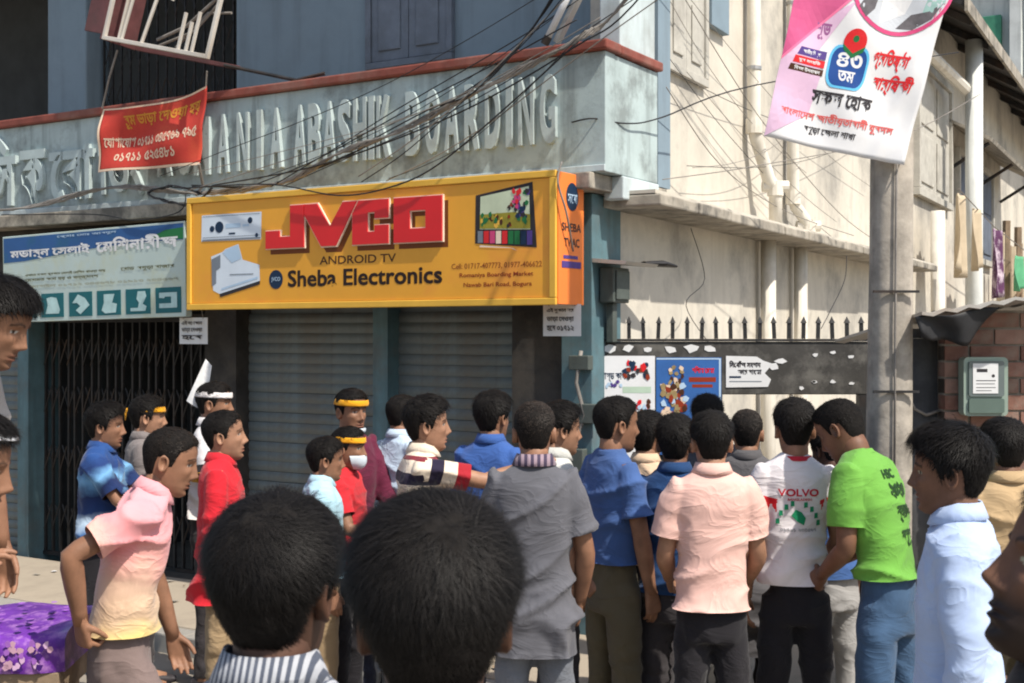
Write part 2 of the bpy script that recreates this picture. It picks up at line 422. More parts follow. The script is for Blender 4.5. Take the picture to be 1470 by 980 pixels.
def downpipe(b, zt, jog):
    mb = MB(); r = .055
    pts = [S(b,.085,zt), S(b,.085,3.62+jog*.1), S(b+.02,.09,3.55+jog*.1), S(b+.16,.16,3.30), S(b+.22,.2,3.22), S(b+.22,.2,2.91)]
    if jog > 1: pts = [S(b,.085,zt), S(b,.085,3.24), S(b+.04,.1,3.16), S(b+.12,.16,3.05), S(b+.16,.18,2.97), S(b+.16,.18,2.91)]
    mb.tube(pts, r, 12)
    o = mb.build('downpipe', M_PIPE, bld, smooth=True)
    for q in (pts[1], pts[-2]):
        jn = MB().tube([(q[0],q[1],q[2]-.06),(q[0],q[1],q[2]+.06)], r+.014, 12)
        if q is pts[-2]: jn.tube([(q[0]-.09,q[1]-.06,q[2]+.02),(q[0]+.09,q[1]+.06,q[2]+.02)], .05, 12)
        jn.build('pipe_joint', M_PIPE, o, smooth=False)
    for zc in (4.2, 5.0):
        cl = MB(); p = S(b,.085,zc); cl.tube([(p[0],p[1],zc-.015),(p[0],p[1],zc+.015)], r+.008, 12); cl.build('pipe_clamp', M_STEEL, o)
downpipe(3.0, 6.9, 1); downpipe(4.15, 6.9, 2)
for b, r in ((3.35,.065), (4.35,.062)):
    p = S(b,.10,0); mb = MB().tube([(p[0],p[1],.0),(p[0],p[1],2.80)], r, 12)
    mb.build('downpipe', M_PIPE, bld, smooth=True)
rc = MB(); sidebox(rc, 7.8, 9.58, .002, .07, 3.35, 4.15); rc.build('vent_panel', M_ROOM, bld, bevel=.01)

# ------------------------------------------------------------ second house up the alley
hs = thing('alley_house', 'weathered house up the alley with shuttered windows, white column and dark eave', 'building', (0,9.7,0), BF)
w = MB(); sidebox(w, 9.62, 30, -.5, .0, 0, 6.6); w.build('wall', M_CREAM, hs)
def house_window(b0, b1, z0, z1, m, n=2):
    fr = MB(); sidebox(fr, b0-.1, b1+.1, .002, .09, z0-.1, z0); sidebox(fr, b0-.1, b0, .002, .09, z0+.002, z1); sidebox(fr, b1, b1+.1, .002, .09, z0+.002, z1); sidebox(fr, b0-.1, b1+.1, .002, .09, z1+.002, z1+.1)
    fr = fr.build('window', M_WOODG, hs, bevel=.006); w_ = (b1-b0)/n
    for k in range(n):
        lf = MB(); sidebox(lf, b0+k*w_+.006, b0+(k+1)*w_-.006, .004, .045, z0+.006, z1-.004)
        lf = lf.build('shutter_leaf', m, fr, bevel=.005)
        for za, zb in ((z0+.1, (z0+z1)/2-.06), ((z0+z1)/2+.06, z1-.12)):
            pn = MB(); sidebox(pn, b0+k*w_+.14, b0+(k+1)*w_-.14, .047, .065, za, zb); pn.build('panel', m, lf, bevel=.012)
house_window(10.2, 12.6, 3.95, 5.6, M_WOODG)
M_BLUEC = mat('faded_blue_door_paint', (.13,.15,.19), .8, .2, 4, .2, streak=(.05,.06,.08), streak_amt=.6)
house_window(13.4, 17.0, 3.3, 4.8, M_BLUEC, 3)
c = S(11.9,.5,0); MB().tube([(c[0],c[1],0),(c[0],c[1],6.2)], .12, 14).build('column', M_FARW, hs, smooth=True)
c = S(9.9,.35,0); MB().tube([(c[0],c[1],0),(c[0],c[1],3.6)], .09, 10).build('downpipe', M_PIPE, hs, smooth=True)
ev = MB()
for i in range(22):
    b0 = 9.65+i*.9
    ev.hexa([S(b0,-.1,6.62),S(b0,.70,6.16),S(b0+.897,.70,6.16),S(b0+.897,-.1,6.62)], [S(b0,-.1,6.70),S(b0,.72,6.24),S(b0+.897,.72,6.24),S(b0+.897,-.1,6.70)])
ev.build('eave', M_IRON, hs)
fa = MB(); sidebox(fa, 9.6, 29.5, .725, .765, 6.08, 6.26); fa.build('fascia', M_LEDGE, hs)
for i in range(8):
    b0 = 10.3+i*1.6; MB().hexa([S(b0,.02,6.44),S(b0,.69,6.05),S(b0+.1,.69,6.05),S(b0+.1,.02,6.44)], [S(b0,.02,6.54),S(b0,.69,6.155),S(b0+.1,.69,6.155),S(b0+.1,.02,6.54)]).build('rafter', M_IRON, hs)
aw = MB().hexa([S(12.6,.02,5.2),S(12.6,.62,4.86),S(18.5,.62,4.86),S(18.5,.02,5.2)], [S(12.6,.02,5.24),S(12.6,.64,4.91),S(18.5,.64,4.91),S(18.5,.02,5.24)]).build('awning', M_LEDGE, hs)
for b in (12.8, 15.5, 18.3): MB().tube([S(b,.02,4.5),S(b,.58,4.85)], .03, 6).build('awning_bracket', M_IRON, aw)
bm = MB().tube([S(9.9,.15,5.75),S(12.2,.45,5.45)], .08, 8).build('beam', M_PIPE, hs)

fb = thing('far_building', 'tall white building with green window shutters above the dark eave', 'building', (0,31,0), BF)
w = MB(); sidebox(w, 31, 46, -12, 2.4, 0, 18); w.build('wall', M_FARW, fb)
for i in range(5):
    for z0 in (8.2, 11.6):
        wn = MB(); sidebox(wn, 31.8+i*2.8, 33.3+i*2.8, 2.402, 2.46, z0, z0+2.1); wn = wn.build('window', M_GREENP, fb, bevel=.02)
        tr = MB(); sidebox(tr, 31.7+i*2.8, 33.4+i*2.8, 2.402, 2.62, z0+2.14, z0+2.24); tr.build('sill', M_FARW, wn)
    pl = MB(); sidebox(pl, 33.7+i*2.8, 34.2+i*2.8, 2.402, 2.7, 0, 14); pl.build('pilaster', M_FARW, fb)
for k in range(6):
    xq = -9.4+k*1.75
    for zq in (6.6, 9.4, 12.2):
        wn = MB().box(xq, xq+.95, 31.2+xq*.0535-.35, 31.2+xq*.0535-.12, zq, zq+1.6).build('window', M_GREENP, fb, bevel=.02)
        MB().box(xq-.1, xq+1.05, 31.2+xq*.0535-.6, 31.2+xq*.0535-.12, zq-.14, zq-.02).build('sill', M_FARW, wn)
    MB().box(xq+1.2, xq+1.5, 31.2+xq*.0535-.45, 31.2+xq*.0535-.12, 0, 17).build('pilaster', M_FARW, fb)

# ------------------------------------------------------------ electronics shop sign
def collage(parent, box, mats_, n, s, fn_, nm, seed):
    """blurred printed photograph: many small irregular patches of ink"""
    rg = random.Random(seed); mb = MB()
    for i in range(n):
        x, z = rg.uniform(box[0], box[1]), rg.uniform(box[2], box[3]); a0 = rg.uniform(0, 6)
        pts = [(x+s*rg.uniform(.5,1.2)*math.cos(a0+k*1.047)*.8, z+s*rg.uniform(.5,1.2)*math.sin(a0+k*1.047)) for k in range(6)]
        mb.poly([(pts, [])], lambda u, v, d, i=i: tuple(Vector(fn_(u, v, i*.00004))), i % len(mats_))
    o = mb.build(nm, list(mats_), parent); o['kind'] = 'stuff'; return o
M_ORANGE = mat('orange_sign_vinyl', srgb(232,164,52), .42, .1, 1.2, .05, 30, dirt=srgb(232,138,66), dirt_amt=.7, dscale=.7, spec=.4)
M_SIDEO  = mat('orange_sign_side', srgb(236,128,58), .45, .06, 2, .05, 30)
M_YEL    = mat('yellow_sign_frame', srgb(226,176,70), .45, .1, 3, .05, 30)
M_RED    = mat('red_sign_letter', srgb(214,30,36), .35, .06, 4, .03, 30, spec=.45)
M_WHITEL = mat('white_letter_edge', srgb(236,214,190), .5, .05, 4, 0)
M_BROWN  = mat('brown_sign_print', srgb(72,40,22), .55, .1, 6, 0)
M_REDBR  = mat('red_brown_print', srgb(140,50,24), .55, .1, 6, 0)
M_NAVY   = mat('navy_print', srgb(18,44,72), .5, .1, 6, 0)
M_SHADOW = mat('dark_brown_letter_print', srgb(112,56,14), .5, .1, 6, 0)
M_LBLUE  = mat('light_blue_print', srgb(176,200,222), .5, .1, 6, 0)
M_GREY   = mat('grey_print', srgb(120,128,138), .5, .1, 6, 0)
M_SKYP   = mat('picture_sky_print', srgb(196,206,176), .5, .12, 5, 0)
M_FIELD  = mat('picture_field_print', srgb(150,140,48), .5, .3, 9, 0)
M_GRN    = mat('green_print', srgb(34,110,62), .5, .1, 6, 0)
M_PINK   = mat('pink_print', srgb(206,70,120), .5, .12, 6, 0)
M_PURP   = mat('violet_print', srgb(80,60,130), .5, .1, 6, 0)

sg = thing('shop_sign', 'orange electronics shop sign box with red letters over the middle shutters', 'sign', (-1.5,-.45,2.18), BF)
MB().box(-3.02,-.012,-.44,-.10,2.185,2.965).build('sign_box', M_YEL, sg)
MB().box(-2.985,-.05,-.448,-.4405,2.222,2.93).build('sign_face', M_ORANGE, sg)
for x0,x1,z0,z1 in ((-3.03,0.0,2.175,2.218),(-3.03,0.0,2.934,2.975),(-3.03,-2.99,2.2185,2.9335),(-.045,0.0,2.2185,2.9335)):
    MB().box(x0,x1,-.462,-.439,z0,z1).build('frame_strip', M_YEL, sg, bevel=.005)
sp = MB().box(-.011,.006,-.438,-.12,2.18,2.97).build('side_panel', M_SIDEO, sg, bevel=.003)
def sidefn(d0): return lambda u, v, d: (.0065+d0+d, u, v)
MB().poly(disc(-.27,2.83,.075,.085), sidefn(.002)).build('printed_badge', M_NAVY, sp)
MB().poly(lettering('সেবা', -.33,2.79,.12,.06), sidefn(.004)).build('lettering', M_LBLUE, sp)
MB().poly(lettering('SHEBA', -.40,2.62,.24,.05,.02), sidefn(.002)).build('lettering', M_INK, sp)
MB().poly(lettering('TV,AC', -.37,2.52,.19,.06,.02), sidefn(.002)).build('lettering', M_INK, sp)
MB().poly(rect(-.40,-.16,2.40,2.44)+rect(-.38,-.20,2.455,2.475), sidefn(.002)).build('printed_panel', M_PURP, sp)
U = lambda pts: [(-2.27+p[0]*1.46, 2.585+p[1]*.285) for p in pts]
letters = [([(0,0),(.232,0),(.232,1),(.15,1),(.15,.27),(.085,.27),(.085,.42),(0,.42)], []),
           ([(.236,1),(.236,.75),(.335,0),(.42,0),(.54,1),(.46,1),(.385,.45),(.31,1)], []),
           ([(.515,0),(.715,0),(.715,.42),(.64,.42),(.64,.28),(.60,.28),(.60,.72),(.64,.72),(.64,.58),(.715,.58),(.715,1),(.55,1),(.515,.72)], []),
           ([(.745,0),(1,0),(1,1),(.745,1)], [[(.83,.3),(.83,.7),(.915,.7),(.915,.3)]])]
shd = MB()
for o_, h_ in letters:
    shd.poly([([(p[0]+.03,p[1]-.035) for p in embolden(U(o_), .006)], [[(p[0]+.03,p[1]-.035) for p in U(q)] for q in h_])], front(-.4485), 0)
shd.build('printed_letter_shadow', M_SHADOW, sg)  # drop shadow of the letters, put into the print as a dark offset copy
for o_, h_ in letters:
    ol = MB().poly([(embolden(U(o_), .009), [embolden(U(q), .009) for q in h_])], front(-.449), 0, .014).build('letter', M_WHITEL, sg)
    MB().poly([(U(o_), [U(q) for q in h_])], front(-.4634), 0, .008).build('letter_face', M_RED, ol)
MB().poly(lettering('ANDROID TV', -1.81,2.465,.63,.055,.012), front(-.4495)).build('lettering', M_BROWN, sg)
MB().poly(lettering('Sheba Electronics', -2.09,2.32,1.27,.115,.03), front(-.4495)).build('lettering', mat('black_brown_print', srgb(40,24,20), .5, .1, 6, 0), sg)
bd = MB().poly(disc(-2.195,2.375,.062,.065), front(-.4495)).build('printed_badge', M_NAVY, sg)
MB().poly(lettering('JVCO', -2.235,2.357,.08,.035,.02), front(-.451)).build('lettering', M_LBLUE, bd)
MB().poly(lettering('Cell: 01717-407773, 01977-406622', -.75,2.40,.65,.04,.008,2), front(-.4495)).build('lettering', mat('phone_number_print', srgb(140,70,30), .5, .1, 6, 0), sg)
MB().poly(lettering('Romaniya Boarding Market', -.69,2.345,.53,.035,.02,2), front(-.4495)).build('lettering', M_REDBR, sg)
MB().poly(lettering('Nawab Bari Road, Bogura', -.66,2.285,.49,.035,.02,2), front(-.4495)).build('lettering', M_REDBR, sg)
pa = MB().poly([([(-2.895,2.66),(-2.33,2.655),(-2.325,2.845),(-2.89,2.845)],[])], front(-.4495)).build('printed_air_conditioner', mat('white_appliance_print', srgb(212,222,232), .5, .05, 6, 0), sg)
MB().poly(disc(-2.72,2.755,.04)+disc(-2.79,2.745,.022)+disc(-2.43,2.79,.022)+rect(-2.63,-2.57,2.70,2.712)+disc(-2.37,2.685,.014), front(-.451)).build('printed_motif', M_NAVY, pa)
MB().poly(rect(-2.885,-2.335,2.66,2.672)+rect(-2.88,-2.34,2.683,2.687)+rect(-2.88,-2.34,2.832,2.836), front(-.4508)).build('printed_vent', M_GREY, pa)
MB().poly(rect(-2.66,-2.52,2.745,2.775)+rect(-2.50,-2.44,2.75,2.765), front(-.4508)).build('printed_motif', M_LBLUE, pa)
pb = MB().poly([([(-2.80,2.55),(-2.69,2.58),(-2.66,2.60),(-2.54,2.63),(-2.50,2.52),(-2.345,2.48),(-2.34,2.37),(-2.72,2.285),(-2.78,2.31)],[])], front(-.4495)).build('printed_air_conditioner', MATS['white_appliance_print'], sg)
MB().poly([([(-2.795,2.53),(-2.71,2.56),(-2.71,2.47),(-2.75,2.45),(-2.75,2.36),(-2.79,2.34)],[])]+rect(-2.62,-2.40,2.415,2.422), front(-.451)).build('printed_grille', M_GREY, pb)
MB().poly([([(-2.69,2.575),(-2.66,2.595),(-2.545,2.625),(-2.51,2.53),(-2.60,2.50)],[])]+[([(-2.70,2.31),(-2.36,2.385),(-2.36,2.40),(-2.70,2.325)],[])], front(-.4508)).build('printed_panel', M_LBLUE, pb)
MB().poly([([(-2.72,2.285),(-2.34,2.37),(-2.34,2.345),(-2.71,2.262)],[])], front(-.4505)).build('printed_underside', M_INK, pb)
tv = MB().poly([([(-.575,2.56),(-.135,2.52),(-.165,2.915),(-.57,2.855)],[])], front(-.4495)).build('printed_television', M_INK, sg)
MB().poly([([(-.54,2.645),(-.18,2.63),(-.19,2.89),(-.535,2.845)],[])], front(-.4505)).build('printed_picture_sky', M_SKYP, tv)
MB().poly([([(-.54,2.65),(-.18,2.635),(-.18,2.72),(-.30,2.74),(-.54,2.735)],[])], front(-.4512)).build('printed_picture_field', M_FIELD, tv)
collage(tv, (-.285,-.185,2.66,2.87), (M_NAVY, M_INK, M_GRN, M_PURP), 26, .022, front(-.4518), 'printed_picture_trees', 3)
collage(tv, (-.34,-.30,2.65,2.80), (M_BROWN, M_INK, M_REDBR), 9, .016, front(-.4524), 'printed_picture_figure', 4)
collage(tv, (-.30,-.25,2.77,2.88), (M_RED, M_PINK), 9, .020, front(-.4530), 'printed_picture_flag', 5)
collage(tv, (-.53,-.36,2.66,2.73), (M_FIELD, M_GRN, M_YEL, M_BROWN), 26, .02, front(-.4516), 'printed_picture_field', 6)
for i, mm in enumerate((M_GREY, M_RED, M_PINK, M_WHITEL, M_RED, M_GRN, M_GRN, M_NAVY, M_PURP)):
    x = -.555+i*.044; MB().poly(rect(x, x+.038, 2.562-.003*i, 2.635-.0015*i), front(-.4515)).build('printed_app_tile', mm, tv)
MB().poly([([(-.54,2.548),(-.32,2.527),(-.30,2.515),(-.27,2.505),(-.30,2.522),(-.54,2.536)],[])], front(-.4505)).build('printed_television_stand', M_WHITEL, tv)

# ------------------------------------------------------------ blue and cream tailoring-machine sign
M_SBLUE = mat('blue_sign_vinyl', srgb(46,88,142), .5, .15, 2, .05, 30, dirt=srgb(40,100,110), dirt_amt=.5)
M_SCREAM = mat('cream_sign_vinyl', srgb(184,200,196), .5, .08, 2, .05, 30, dirt=srgb(186,188,150), dirt_amt=.5)
M_STEAL = mat('teal_sign_print', srgb(24,96,104), .5, .12, 5, 0)
s2 = thing('shop_sign', 'faded blue and cream shop sign with five teal picture squares above the folding gate', 'sign', (-4.2,-.3,2.12), BF)
tilt = lambda u, v, d: (u, -.30-d+(v-2.12)*-.02, v+(u+4.2)*.018)
MB().hexa([tilt(-5.27,2.115,0),tilt(-3.2,2.115,0),tilt(-3.2,2.115,-.06),tilt(-5.27,2.115,-.06)], [tilt(-5.27,2.815,0),tilt(-3.2,2.815,0),tilt(-3.2,2.815,-.06),tilt(-5.27,2.815,-.06)]).build('sign_board', M_SCREAM, s2, bevel=.004)
MB().poly([([(-5.255,2.60),(-5.0,2.605),(-4.6,2.635),(-4.2,2.665),(-3.7,2.685),(-3.215,2.68),(-3.215,2.80),(-5.255,2.80)],[])], tilt, 0, .002).build('blue_header', M_SBLUE, s2)
MB().poly([([(-3.6,2.70),(-3.215,2.685),(-3.215,2.77),(-3.4,2.76)],[])], tilt, 0, .003).build('green_header_corner', M_GRN, s2)
def tt(s, x, z, w, h, m, bold=.02, d=.004, nm='lettering', par_=None):
    MB().poly(lettering(s, x, z, w, h, bold, 2), lambda u, v, e: tilt(u, v, d)).build(nm, m, par_ or s2)
tt('মডার্ন েসলাই', -5.17, 2.615, .95, .10, M_WHITE, .04)
tt('েমিশনারীজ', -4.15, 2.63, .88, .11, M_WHITE, .04)
tt('েপ্রাঃ েমাঃ আবদুল', -4.6, 2.765, .68, .022, M_LBLUE, .02)
M_FADED = mat('faded_olive_print', srgb(92,92,62), .6, .1, 6, 0)
tt('এখােন সকল প্রকার েসলাই েমিশন পাওয়া যায়', -4.99, 2.475, .94, .03, M_FADED, .03)
tt('েমরামত করা হয় ও যন্ত্রাংশ', -4.99, 2.432, .86, .03, M_FADED, .03)
tt('েরাড, বগুড়া বাজার', -3.88, 2.47, .57, .035, M_FADED, .02)
M_FADED2 = mat('faded_grey_print', srgb(160,164,148), .6, .1, 6, 0)
tt('েমাবাইল ০১৭১২ ৩৪৫৬৭৮ ০১৯১৩ ২৩৪৫৬৭', -4.95, 2.385, 1.68, .03, M_FADED2, .03)
icons = [[(.2,.15),(.8,.15),(.85,.3),(.7,.8),(.45,.85),(.25,.8),(.3,.5)], [(.15,.55),(.4,.9),(.7,.75),(.9,.45),(.5,.08),(.3,.25),(.5,.42),(.35,.55)],
         [(.2,.2),(.35,.08),(.8,.1),(.85,.45),(.65,.5),(.75,.85),(.3,.85),(.3,.5)], [(.2,.12),(.8,.12),(.85,.3),(.7,.4),(.85,.7),(.8,.9),(.5,.9),(.45,.6),(.55,.45),(.5,.25),(.2,.25)],
         [(.15,.2),(.85,.2),(.85,.8),(.15,.8),(.15,.6),(.35,.58),(.38,.64),(.62,.64),(.62,.38),(.15,.38)]]
for i in range(5):
    x = -5.11+.315*(i+1)-.0
    x = (-4.80,-4.47,-4.15,-3.83,-3.51)[i]
    sq = MB().poly(rect(x, x+.265, 2.145, 2.335), tilt, 0, .003).build('picture_square', M_STEAL, s2)
    MB().poly([([(x+p[0]*.265, 2.145+p[1]*.19) for p in icons[i]], [])], lambda u, v, e: tilt(u, v, .005)).build('printed_machine', mat('pale_machine_print', srgb(176,206,206), .5, .15, 12, 0), sq)
sq = MB().poly(rect(-5.12, -4.855, 2.145, 2.335), tilt, 0, .003).build('picture_square', M_STEAL, s2)

# ------------------------------------------------------------ small notices
def notice(x0, x1, z0, z1, label, lines, y=-.20):
    n = thing('paper_notice', label, 'notice', ((x0+x1)/2, y, z0), BF, 'small white paper notices on the shop front')
    sh = MB(); k = 6
    for xs in (x0+.04, x1-.04): MB().tube([(xs,y+.002,z1-.01),(xs,y-.02,z1+.09)],.0025,5).build('string', M_GREYW, n)
    vs = [(x0+(x1-x0)*i/k, y+.006*math.sin(i*1.3)+e, z0+(z1-z0)*j) for e in (0,.004) for j in (0,1) for i in range(k+1)]
    q = k+1; fs = []
    for i in range(k):
        fs += [(i,i+1,q+i+1,q+i), (2*q+i+1,2*q+i,3*q+i,3*q+i+1), (i,2*q+i,2*q+i+1,i+1), (q+i,q+i+1,3*q+i+1,3*q+i)]
    fs += [(0,q,3*q,2*q),(k,2*q+k,3*q+k,q+k)]
    sh.add(vs, fs).build('sheet', M_PAPER, n)
    for j, t in enumerate(lines):
        MB().poly(lettering(t, x0+.03, z1-.055-.055*j, (x1-x0)-.07, .036, .03, 2), front(y-.009)).build('lettering', M_INK, n)
    return n
notice(-.23, .03, 1.99, 2.185, 'white printed notice hanging below the right end of the orange sign', ['এই দুকান ঘর', 'ভাড়া েদওয়া', 'হেব ০১৭১২'], y=-.21)
notice(-3.36, -3.08, 1.93, 2.125, 'white printed notice hanging between folding gate and left end of orange sign', ['এই দোকান', 'ভাড়া েদওয়া', 'হেব'], y=-.21)
# ------------------------------------------------------------ flexible banners
def cloth(corners, nu, nv, ripple):
    """corners bl, br, tr, tl in 3D; returns surf(u, v, d)"""
    bl, br, tr, tl = [Vector(c) for c in corners]
    n = (br-bl).cross(tl-bl).normalized()
    def surf(u, v, d=0.):
        p = (bl*(1-u)+br*u)*(1-v) + (tl*(1-u)+tr*u)*v
        return tuple(p + n*(ripple(u, v)+d))
    return surf
def sheet(surf, nu, nv, th=.003):
    mb = MB(); q = nu+1
    vs = [surf(i/nu, j/nv, e) for e in (0, -th) for j in range(nv+1) for i in range(nu+1)]; o = q*(nv+1); fs = []
    for j in range(nv):
        for i in range(nu):
            a = j*q+i; fs += [(a, a+1, a+q+1, a+q), (o+a+1, o+a, o+a+q, o+a+q+1)]
    for i in range(nu):
        a = i; fs.append((a, o+a, o+a+1, a+1)); a = nv*q+i; fs.append((a, a+1, o+a+1, o+a))
    for j in range(nv):
        a = j*q; fs.append((a, a+q, o+a+q, o+a)); a = j*q+nu; fs.append((a, o+a, o+a+q, a+q))
    return mb.add(vs, fs)
def dense(polys, step):
    def sub(l):
        out = []
        for i in range(len(l)):
            a, b_ = l[i], l[(i+1) % len(l)]
            k = max(1, int(math.hypot(b_[0]-a[0], b_[1]-a[1])/step))
            out += [(a[0]+(b_[0]-a[0])*t/k, a[1]+(b_[1]-a[1])*t/k) for t in range(k)]
        return out
    return [(sub(o), [sub(h) for h in hs]) for o, hs in polys]
def drape(polys, surf, d, nu=24):
    """cut flat print into columns so that it follows the ripples"""
    mb = MB(); out = []
    for o, hs in polys:
        loops = [o]+hs
        tri = tessellate_polygon([[Vector((p[0], p[1], 0)) for p in l] for l in loops]); fl = [p for l in loops for p in l]
        for t in tri: out.append([fl[i] for i in t])
    fin = []
    for t in out:
        st = [t]
        while st:
            t_ = st.pop(); e = [math.hypot(t_[i][0]-t_[(i+1)%3][0], t_[i][1]-t_[(i+1)%3][1]) for i in range(3)]
            k = e.index(max(e))
            if e[k] > .055:
                a, b_, c = t_[k], t_[(k+1)%3], t_[(k+2)%3]; m_ = ((a[0]+b_[0])/2, (a[1]+b_[1])/2)
                st += [[a, m_, c], [m_, b_, c]]
            else: fin.append(t_)
    vs = []; fs = []
    for a, b_, c in fin:
        if (b_[0]-a[0])*(c[1]-a[1])-(b_[1]-a[1])*(c[0]-a[0]) < 0: b_, c = c, b_
        n = len(vs); vs += [surf(p[0], p[1], d) for p in (a, b_, c)]; fs.append((n, n+1, n+2))
    return mb.add(vs, fs)

# red cloth banner hung from the balcony
M_REDB = mat('red_banner_cloth', srgb(188,62,52), .8, .14, 3, .25, 40, dirt=srgb(206,96,60), dirt_amt=.5, dscale=2)
M_GOLD = mat('gold_banner_print', srgb(206,140,52), .7, .1, 6, 0)
M_CREAMP = mat('cream_banner_print', srgb(222,196,170), .7, .1, 6, 0)
rb = thing('hanging_banner', 'red cloth banner with yellow and white Bengali print hung over the balcony lettering', 'banner', (-3.55,-.35,3.2), BF)
surf = cloth([(-4.07,-.36,3.24),(-3.07,-.30,3.235),(-2.99,-.30,3.80),(-4.06,-.34,3.73)], 1, 1,
    lambda u, v: .018*math.sin(9*(u+.5*v))+.025*math.sin(5*u-7*v)*(1-abs(2*v-1)*.5)+.02*max(0, .35-math.hypot(u-.0, v-.9)))
bsurf = lambda u, v, d=0.: surf(u, v-.10*math.sin(math.pi*u)*v, d)
sheet(bsurf, 30, 18).build('cloth', M_REDB, rb, smooth=True)
drape(lettering('রুম ভাড়া েদওয়া হয়', .24,.66,.70,.22,.03), bsurf, .0022).build('lettering', M_GOLD, rb)
drape(lettering('েযাগােযাগ ০১৭১১ ৩৪৫৭৬৯ ৭৯৫', .05,.38,.9,.16,.02), bsurf, .0022).build('lettering', M_CREAMP, rb)
drape(lettering('০১৭১১-৫২৫৪৮১', .16,.14,.62,.15,.02), bsurf, .0022).build('lettering', M_CREAMP, rb)
drape(rect(.0,1,.0,.035)+rect(.0,.018,.035,1)+rect(.0,1,.975,1), bsurf, .002).build('pale_hem', M_CREAMP, rb)
MB().tube([(-4.05,-.34,3.73),(-3.95,-.36,3.95),(-3.86,-.36,4.15)], .009, 6).build('string', M_GREYW, rb)
MB().tube([(-3.0,-.3,3.80),(-2.96,-.33,3.9)], .006, 6).build('string', M_GREYW, rb)
MB().tube([(-3.07,-.3,3.24),(-3.13,-.2,3.10),(-3.2,-.2,3.03)], .012, 6).build('string', M_GREYW, rb)

# empty steel frame of an old light box, tipped on the balcony
of = thing('broken_sign_frame', 'tipped rusty sign box frame with loose white bars leaning on the balcony', 'frame', (-3.4,-.35,3.9), BF)
T = Matrix.Translation((-3.98,-.42,4.26)) @ Matrix.Rotation(R(14), 4, 'Y') @ Matrix.Rotation(R(-4),4,'X')
mb = MB().box(0,.016,0,.34,-.02,1.1,0,T); mb.build('side_sheet', M_RUSTF, of, bevel=.003)
for a in ((.018,.045,0,.03,-.02,1.1),(1.12,1.15,0,.03,-.02,1.1),(.046,1.119,0,.03,-.02,.01)):
    MB().box(*a, 0, T).build('frame_bar', M_BAR, of, bevel=.003)
MB().box(-.19,-.002,.0,.02,.02,1.1,0,T).build('side_sheet', M_RUSTF, of, bevel=.003)
MB().box(.046,1.15,.31,.34,-.02,.01,0,T).build('frame_bar', M_RUSTF, of, bevel=.003)
for x0, x1, x2 in ((.22,.20,.19),(.33,.25,.22),(.62,.50,.44),(.72,.66,.60)):
    MB().tube([T @ Vector((x0,.015,1.08)), T @ Vector((x1,.015,.35)), T @ Vector((x2,.015,.0 if x0<.7 else .55))], .014, 6).build('loose_bar', M_BAR, of)
for x0, h in ((.82,.28),(.90,.22),(.96,.30)):
    MB().box(x0,x0+.016,.004,.026,.011,h,0,T).build('loose_bar', M_BAR, of)
MB().tube([T @ Vector((.5,.1,.06)), T @ Vector((.75,.12,.2)), T @ Vector((1.0,.1,.42)), T @ Vector((1.1,.15,.6))], .012, 6).tube([T @ Vector((.45,.16,.02)), T @ Vector((.8,.16,.18)), T @ Vector((1.05,.16,.5))], .01, 6).tube([T @ Vector((.6,.2,.04)), T @ Vector((.85,.2,.33)), T @ Vector((1.08,.2,.36))], .01, 6).build('tangled_wire', M_GREYW, of)
MB().tube([T @ Vector((1.13,.2,-.02)), (-2.3,-.12,3.80), (-2.1,-.05,3.84)], .014, 6).build('prop_bar', M_IRON, of)

# ------------------------------------------------------------ overhead cables
def cable(pts, r, label, m, frame=BF, n=6, wob=.0, strands=1, nm='cable'):
    pts = [Vector(p) for p in pts]; out = []
    for i in range(len(pts)-1):
        p0, p1, p2, p3 = pts[max(i-1,0)], pts[i], pts[i+1], pts[min(i+2,len(pts)-1)]
        for k in range(6):
            t = k/6
            out.append(.5*((2*p1)+(-p0+p2)*t+(2*p0-5*p1+4*p2-p3)*t*t+(-p0+3*p1-3*p2+p3)*t**3))
    out.append(pts[-1]); mb = MB(); r = r*.75
    for s in range(strands):
        ph = 2*math.pi*s/strands; rr = r*.9 if strands > 1 else 0
        mb.tube([p+Vector((0, rr*math.cos(ph+i*.8), rr*math.sin(ph+i*.8)+wob*math.sin(i*1.9+s))) for i, p in enumerate(out)], r if strands == 1 else r*.75, n)
    o = mb.build(nm, m, None, frame=frame, base=tuple(pts[-1]), smooth=True)
    return tag(o, label, 'cable', 'overhead cables')
cable([(2.2,-2.0,4.7),(.48,-.42,3.97),(.1,-.4,3.74),(-.39,-.4,3.57),(-1.19,-.4,3.31),(-1.67,-.4,3.21),(-2.21,-.36,3.05),(-3.08,-.3,3.03),(-4.03,-.28,3.13),(-5.19,-.28,3.02),(-7,-.28,3.1)], .011, 'thick twisted cable bundle crossing the raised English letters down to the left', M_GREYW, strands=7, wob=.014)
cable([(.1,-.5,4.25),(-.02,-.42,4.03),(-.33,-.4,3.72),(-.63,-.4,3.53),(-1.04,-.4,3.37),(-1.73,-.38,3.16),(-2.4,-.34,3.04),(-3.1,-.34,3.08)], .008, 'dark cable pair dropping steeply from the fluorescent tube across the parapet', M_BLKW, strands=2)
cable([(.16,-.5,4.3),(.0,-.45,4.05),(-.27,-.42,3.75),(-.6,-.42,3.5),(-.95,-.42,3.42),(-1.5,-.4,3.24)], .006, 'thin dark cable beside the steep cable pair', M_BLKW)
cable([(.12,-.4,3.73),(-.4,-.44,3.35),(-.83,-.5,3.05),(-1.18,-.5,2.94),(-1.61,-.5,2.91),(-2.21,-.5,3.02),(-3.09,-.45,3.05)], .007, 'dark cable sagging in front of the top edge of the orange sign', M_BLKW)
